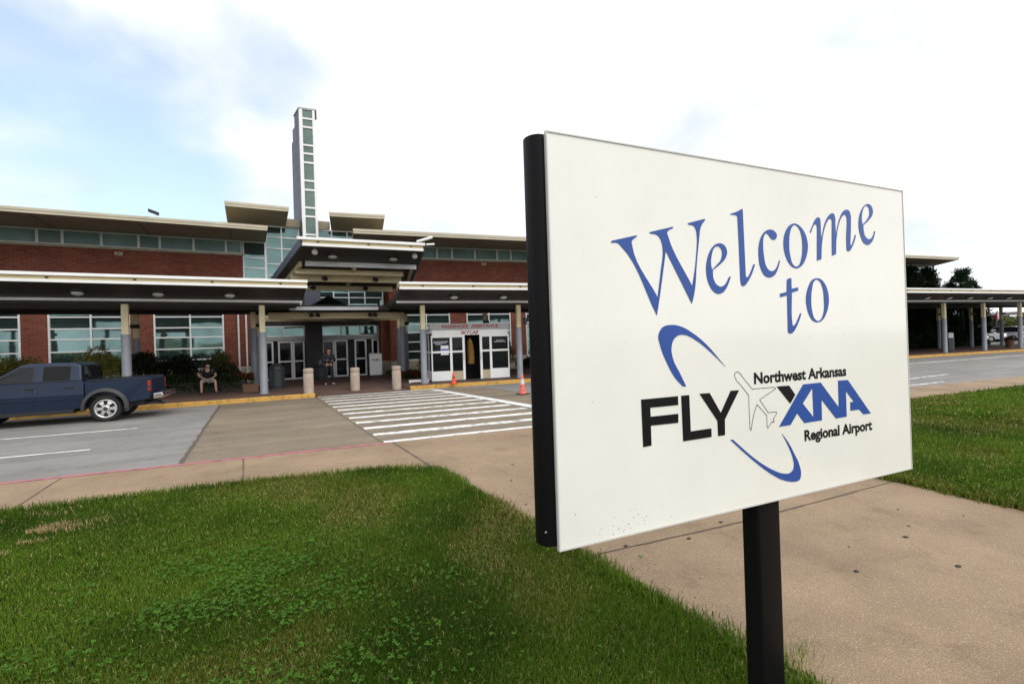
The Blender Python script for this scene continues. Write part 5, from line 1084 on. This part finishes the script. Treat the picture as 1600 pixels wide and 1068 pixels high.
JT = dict(pelvis=(0, .06, .53), spine=(0, .03, .70), chest=(0, -.06, .90), neck=(0, -.12, 1.03), head=(.01, -.19, 1.145), face=(.02, -1, -.45), headup=(0, -.32, 1),
          shoulder_r=(-.20, -.06, .97), elbow_r=(-.31, -.14, .72), wrist_r=(-.15, -.32, .62), hand_r=(-.08, -.37, .60), shoulder_l=(.20, -.06, .97), elbow_l=(.31, -.14, .72), wrist_l=(.15, -.32, .62), hand_l=(.08, -.37, .60),
          hip_r=(-.10, .02, .51), knee_r=(-.24, -.40, .50), ankle_r=(-.25, -.47, .08), foot_r=(-.15, -1, 0), hip_l=(.10, .02, .51), knee_l=(.25, -.40, .50), ankle_l=(.27, -.47, .08), foot_l=(.2, -1, 0))
person('person in a black shirt and pale shorts sitting on the planter edge, leaning forward', (-1.70, 23.95, ZF), R(8), JT, M['skin'], M['shirt_black'], M['shorts_grey'], M['sandal'], .6, .80, M['hair'])

# ================================================================== planting
def blob(n, c, r, shell=.55):
    d = rng.normal(size=(n, 3)); d /= np.linalg.norm(d, axis=1)[:, None]; q = rng.uniform(shell, 1, n)[:, None]
    return np.asarray(c) + d * q * np.asarray(r)
def tint(n, a, b): t = rng.random((n, 1)); return (np.array(a)*(1-t) + np.array(b)*t) * rng.uniform(.7, 1.3, (n, 1))
def shrub(name, label, cat, loc, rx, ry, h, n, size, ca, cb, up=.5, spiky=False, stems=4, group=None, aspect=1.8):
    s = thing(name, label, cat, loc, 0, group); P = []
    nb = 14
    for k in range(nb):
        a = random.random()*6.28; q = random.uniform(0, .75); c = (rx*q*math.cos(a), ry*q*math.sin(a), h*random.uniform(.35, .80)); r = random.uniform(.25, .42)
        P.append(blob(n // nb, c, (rx*r*1.3, ry*r*1.3, h*r*.75)))
    P = np.concatenate(P); P = P[P[:, 2] > .02]
    leaves('foliage', P, np.full(len(P), size), tint(len(P), ca, cb), M['leaf'], s, aspect=5 if spiky else aspect, up=1.4 if spiky else up)
    for k in range(stems):
        a = 6.28*k/stems; mb = MB(); mb.tube((0.05*math.cos(a), .05*math.sin(a), -.02), (rx*.5*math.cos(a), ry*.5*math.sin(a), h*.6), .018, 6, .008); mb.build('stem', M['bark'], s)
    return s
mb = MB(); mb.box(-16, -.30, 23.98, 24.22, ZF - .05, .60); mb.box(-.54, -.30, 24.221, 29.8, ZF - .05, .598); o = mb.build('planter_wall', M['kerb_grey'], bevel=.015); tag(o, 'low dark planter wall the seated person sits on', 'low wall')
sheet('planter_soil', [(-16, 24.2), (-.5, 24.2), (-.5, 29.95), (-16, 29.95)], .52, M['lawn_soil'], 'planting bed between the left columns and the brick wall', 'planting bed')
YG = ((.20, .20, .035), (.40, .36, .10)); DK = ((.012, .016, .008), (.035, .040, .020)); GR = ((.025, .06, .015), (.07, .13, .03))
shrub('shrub', 'yellow green feathery shrub behind the bed of the pickup truck', 'shrub', (-5.6, 26.2, .5), 1.0, .8, 1.65, 4200, .17, *YG, spiky=True)
shrub('shrub', 'yellow green shrub behind the cab of the pickup, near the left edge', 'shrub', (-8.6, 26.6, .5), .9, .8, 1.35, 3800, .17, *YG, spiky=True)
shrub('shrub', 'yellow green shrub glimpsed between the two over the truck roof', 'shrub', (-7.1, 27.2, .5), .8, .7, 1.1, 2600, .16, (.07, .09, .02), (.16, .17, .05), spiky=True)
shrub('shrub', 'dark leafed shrub just right of the truck bed and columns', 'shrub', (-4.0, 25.6, .5), 1.0, .8, 1.45, 4200, .10, *DK)
shrub('shrub', 'dark leafed shrub left of the seated person', 'shrub', (-2.75, 25.7, .5), .95, .8, 1.35, 4200, .10, *DK)
shrub('shrub', 'pale ornamental grass clump behind the seated person', 'shrub', (-1.45, 27.0, .5), .6, .5, 1.3, 2200, .22, (.10, .11, .03), (.25, .22, .09), spiky=True)
shrub('shrub', 'olive shrub between the seated person and the door columns', 'shrub', (-.95, 26.2, .5), .55, .6, .8, 1800, .11, (.03, .04, .015), (.09, .085, .03))
n = 24000; x = rng.uniform(-9.5, -.45, n); y = rng.uniform(23.86, 25.8, n); z = .53 + rng.random(n)*(.16 + .28*fbm(x, y, 1.2, 91)) ; k = y < 24.10; z[k] -= rng.random(k.sum())*.36
o = leaves('ground_cover', np.stack([x, y, z], 1), np.full(n, .10), tint(n, (.012, .024, .008), (.030, .055, .018)), M['leaf'], up=.8); tag(o, 'dark trailing ground cover along the planter wall', 'ground cover', kind='stuff')
def flowers(name, label, x0, x1, y0, y1, z0, h, n, parent=None):
    x = rng.uniform(x0, x1, n); y = rng.uniform(y0, y1, n); z = z0 + h*rng.random(n)**.7; c = tint(n, (.02, .045, .012), (.05, .09, .025)); k = (rng.random(n) < .35) & (z > z0 + .35*h); c[k] = tint(int(k.sum()), (.20, .012, .015), (.36, .03, .035))
    o = leaves(name, np.stack([x, y, z], 1), np.full(n, .075), c, M['leaf'], aspect=1.2); tag(o, label, 'flowers', kind='stuff')
flowers('flower_bed', 'red flowers in the planter right of the seated person', -1.2, .0, 24.1, 25.0, .55, .28, 2600)
flowers('flower_bed', 'red flowers on the ground left of the glass booth', 6.75, 7.9, 24.6, 26.6, ZF, .36, 2400)
shrub('shrub', 'low bright green plant at the foot of the white drop box', 'shrub', (7.05, 27.0, ZF), .55, .5, .42, 1500, .12, *GR)
shrub('shrub', 'green shrub seen between the columns left of the glass booth', 'shrub', rf(1.3, 6.9, ZF), .6, .5, 1.15, 2000, .11, (.05, .085, .02), (.13, .16, .04))
shrub('shrub', 'tall yellow green shrub right of the glass booth behind the column', 'shrub', rf(5.35, 4.2, ZF), .50, .5, 1.75, 2600, .13, (.08, .09, .02), (.19, .18, .06), spiky=True)
shrub('shrub', 'dark low shrub behind the column right of the glass booth', 'shrub', rf(6.4, 4.0, ZF), .6, .5, .9, 1700, .10, *DK)
n = 9000; s = rng.uniform(8, 52, n); t_ = rng.uniform(6.0, 8.2, n); q = np.array([tuple(rf(a, b).xy) for a, b in zip(s, t_)]); z = ZF + rng.random(n)*.55
o = leaves('ground_cover', np.column_stack([q, z]), np.full(n, .22), tint(n, (.015, .032, .010), (.04, .075, .02)), M['leaf'], up=.8); tag(o, 'dark ground cover behind the far part of the right canopy', 'ground cover', kind='stuff')

def conifer(label, s, t_, h, r, n, dk=1.0):
    n = int(n*2.4)
    p = rf(s, t_, ZF); tr = thing('conifer_tree', label, 'tree', p); P = []; T = []
    mb = MB(); mb.tube((0, 0, -.1), (.05, .03, h*.55), .17, 10, .07); mb.tube((.05, .03, h*.55), (0, 0, h*.96), .07, 8, .015)
    for k in range(16):
        z = h*random.uniform(.08, .85); a = random.random()*6.28; L_ = r*(1 - z/h)**.6*random.uniform(.7, 1.0); mb.tube((0, 0, z), (L_*math.cos(a), L_*math.sin(a), z + .12), .03, 5, .008)
    mb.build('trunk', M['bark'], tr)
    nb = 150
    for k in range(nb):
        z = h*(1 - random.random()**.9)*.95 + .1; rr = (r*min(1, (max(0, 1 - (z/h)**3.4))**.6*1.05) - .25)*random.uniform(.45, 1.0); a = random.random()*6.28
        c = (rr*math.cos(a), rr*math.sin(a), z); P.append(blob(n // nb, c, (.42, .42, .45), .2)); f = random.uniform(.6, 1.5)*dk; T.append(tint(len(P[-1]), (.008*f, .020*f, .008*f), (.026*f, .050*f, .018*f)))
    leaves('crown', np.concatenate(P), np.full(sum(map(len, P)), .21), np.concatenate(T), M['leaf'], tr, up=.6, aspect=2.6)
conifer('dark conifer behind the right canopy, nearest the right edge of the sign', 44.6, 6.9, 7.3, 1.5, 9000)
conifer('dark conifer in front of the end window under the right-hand roof', 47.0, 6.9, 7.35, 1.5, 9000)
conifer('rounded dark conifer standing clear of the roof at the right', 52.5, 7.2, 7.3, 2.0, 12000)
conifer('small dark conifer just right of the rounded one', 54.9, 8.0, 5.0, .8, 4000)
for k, (s, h) in enumerate(((40.5, 5.6), (49.6, 5.2), (36.2, 5.2))): conifer('dark conifer low behind the right canopy columns', s, 7.1, h, 1.2, 5000)
for o in bpy.data.objects:
    if o.name.startswith('conifer_tree') and o['label'].startswith('dark conifer low'): o['group'] = 'low conifers behind the canopy'

# ================================================================== parked cars and things beyond the right canopy
sheet('parking_lot', [rxy(54, 9), rxy(54, -0.8 + 7), rxy(190, 6), rxy(190, 120), rxy(54, 120)], ZF + .006, M['asphalt'], 'car park beyond the end of the terminal', 'car park')
def make_car(suv):
    root = bpy.data.objects.new('parked_car', None); COL.objects.link(root); L_, h = (4.6, 1.72) if suv else (4.5, 1.45)
    low = [(-2.25, .32), (-2.28, .62), (-2.2, .95 if suv else .92), (1.05, .96), (2.1, .82), (2.27, .66), (2.25, .32)]
    low = [(-2.25, .34), (-2.28, .62), (-2.2, .95), (1.05, .96), (2.1, .82), (2.27, .66), (2.25, .34)] + [(1.38 + .36*math.cos(R(a)), .33 + .36*math.sin(R(a))) for a in (0, 30, 60, 90, 120, 150, 180)] + [(-1.38 + .36*math.cos(R(a)), .33 + .36*math.sin(R(a))) for a in (0, 30, 60, 90, 120, 150, 180)]
    mb = MB(); mb.prism(low, 'y', -.87, .87)
    top = [(-2.12, .95), (-1.95, h - .08), (-1.5, h), (.05, h), (.35, h - .06), (1.1, .95)] if suv else [(-1.95, .94), (-1.25, h - .05), (-.9, h), (.0, h), (.3, h - .05), (1.15, .95)]
    hw_ = lambda z: .80 - .17*(z - .95)/(h - .95); n = len(top)
    mb.add([(x, hw_(z), z) for x, z in top] + [(x, -hw_(z), z) for x, z in top], [tuple(range(n)), tuple(range(2*n-1, n-1, -1))] + [(i, n+i, n+(i+1) % n, (i+1) % n) for i in range(n)])
    body = mb.build('body', M['car_white'], root, bevel=.04)
    c = (sum(p[0] for p in top)/n, sum(p[1] for p in top)/n + .02); inn = [(c[0] + (x - c[0])*.88, c[1] + (z - c[1])*.78) for x, z in top]
    for s in (-1, 1):
        mb = MB(); mb.add([(x, s*(hw_(z) + .006), z) for x, z in inn], [tuple(range(n))]); mb.build('side_window', M['car_glass'], root)
    (xa, za), (xb, zb_) = top[-2], top[-1]; mb = MB(); mb.add([(xa + .03, .58, za - .02), (xa + .03, -.58, za - .02), (xb - .06, -.70, zb_ + .05), (xb - .06, .70, zb_ + .05)], [(0, 1, 2, 3)]); mb.v = [(x + .015, y, z + .015) for x, y, z in mb.v]; mb.build('windscreen', M['car_glass'], root, recalc=False)
    (xa, za), (xb, zb_) = top[1], top[0]; mb = MB(); mb.add([(xa - .01, .58, za - .04), (xa - .01, -.58, za - .04), (xb + .03, -.70, zb_ + .06), (xb + .03, .70, zb_ + .06)], [(3, 2, 1, 0)]); mb.v = [(x - .02, y, z + .01) for x, y, z in mb.v]; mb.build('rear_window', M['car_glass'], root, recalc=False)
    for s in (-1, 1):
        mb = MB(); mb.box(2.12, 2.285, s*.66 - .15, s*.66 + .15, .64, .78); mb.build('headlight', M['lamp_glass'], root, bevel=.02)
        mb = MB(); mb.box(-2.29, -2.15, s*.72 - .12, s*.72 + .12, .72, .90); mb.build('tail_light', M['tail_red'], root, bevel=.02)
        for x in (1.38, -1.38):
            mb = MB(); mb.loft([[(x + r*math.cos(2*math.pi*i/20), y, .325 + r*math.sin(2*math.pi*i/20)) for i in range(20)] for r, y in ((.29, s*.66), (.325, s*.68), (.325, s*.84), (.29, s*.865), (.22, s*.865))]); w_ = mb.build('wheel', M['rubber'], root)
            mb = MB(); mb.loft([[(x + r*math.cos(2*math.pi*i/20), y, .325 + r*math.sin(2*math.pi*i/20)) for i in range(20)] for r, y in ((.215, s*.85), (.20, s*.872), (.05, s*.875))]); mb.build('rim', M['alloy'], w_)
    return root
protos = [make_car(True), make_car(False)]; used = [False, False]
# (distance along the view, pixel column) -> measured spots in the car park
cars = [((62.0, 12.5), 1, 'car_white', 100, 'white parked suv right behind the second canopy column from the sign'), ((65.8, 12.6), 0, 'car_white', 96, 'white parked hatchback between the two right-hand canopy columns'), ((69.2, 12.2), 1, 'car_silver', 94, 'silver parked suv seen at the far right between the columns'),
        ((59.0, 14.0), 0, 'car_dark', 98, 'dark parked car left of the white suv behind the canopy'), ((72.2, 12.0), 0, 'car_red', 92, 'dark red parked car nearest the right edge of the photo'), ((67.5, 19.5), 0, 'car_white', 95, 'white parked car in the second row of the car park'),
        ((71.5, 19.0), 1, 'car_white', 95, 'white parked suv at the right in the second row of the car park'), ((63.0, 20.5), 1, 'car_silver', 95, 'silver parked suv farther back behind the dark conifers')]
for (s, t_), suv, cm, ang, lab in cars:
    suv = 1 - suv
    o = protos[suv] if not used[suv] else copy_tree(protos[suv]); used[suv] = True
    o.location = rf(s, t_, ZF + .006); o.rotation_euler = (0, 0, RA + R(ang)); tag(o, lab, 'car', 'cars parked beyond the terminal')
    b = [c for c in bpy.data.objects if c.parent == o and c.name.startswith('body')][0]
    if b.data.users > 1: b.data = b.data.copy()
    b.data.materials[0] = M[cm]
sh_ = thing('bus_shelter', 'dark flat roofed shelter beyond the parked cars at the right', 'shelter', rf(69, 13.6, ZF), RA + R(14))
mb = MB(); mb.loft([[(-5, y, z) for y, z in ((-2, 2.75), (2, 2.75), (2, 3.05), (-2, 3.05))], [(7, y, z) for y, z in ((-2, 3.25), (2, 3.25), (2, 3.55), (-2, 3.55))]], smooth=False); mb.build('roof', M['dark_soffit'], sh_)
for x in (-4, 0, 5):
    mb = MB(); mb.box(x - .12, x + .12, -.12, .12, 0, 2.85 + (x + 5)*.04); mb.build('post', M['dark_trim'], sh_)
mb = MB(); mb.box(-5.2, -4.2, -2.2, -2.02, 2.5, 3.2); mb.build('sign_board', M['car_red'], sh_)
bin_(rf(38.3, .9, ZF), 'grey waste bin between the two canopy columns right of the sign', .36, 1.0, False)
ss = thing('notice_stand', 'small white notice on a stand near the far right canopy column', 'sign', rf(41.9, 2.6, ZF), RA)
mb = MB(); mb.box(-.32, .32, -.02, .02, .55, 1.35); mb.build('panel', M['paper'], ss, bevel=.01)
mb = MB(); mb.tube((0, .05, 0), (0, .05, 1.3), .03); mb.box(-.25, .25, -.2, .25, 0, .03); mb.build('stand', M['dark_trim'], ss)
pt_ = thing('flower_tub', 'orange brown tub between the columns at the far right', 'planter', rf(46.6, 1.2, ZF)); mb = MB(); mb.lathe(0, 0, [(.20, 0), (.28, .50), (.30, .52), (.30, .58), (.26, .58), (.25, .50)], 20); mb.build('tub', M['box_brown'], pt_)
P = blob(500, (0, 0, .7), (.35, .35, .25), .2); leaves('foliage', P, np.full(len(P), .12), tint(len(P), (.10, .02, .015), (.05, .08, .02)), M['leaf'], pt_)
# low far wood at the right, beyond the car park
P = []; T = []
for k in range(260):
    s = random.uniform(95, 330); t_ = random.uniform(150, 200) - (s - 95)*.62; c = rf(s, t_, random.uniform(.5, 5.0)); f = random.uniform(.6, 1.3)
    P.append(blob(150, c, (5, 5, 2.6), .3)); T.append(tint(150, (.05*f, .065*f, .018*f), (.13*f, .14*f, .045*f)))
o = leaves('far_wood', np.concatenate(P), np.full(sum(map(len, P)), 1.1), np.concatenate(T), M['leaf']); tag(o, 'low yellow green wood on the horizon beyond the car park', 'wood', kind='stuff')
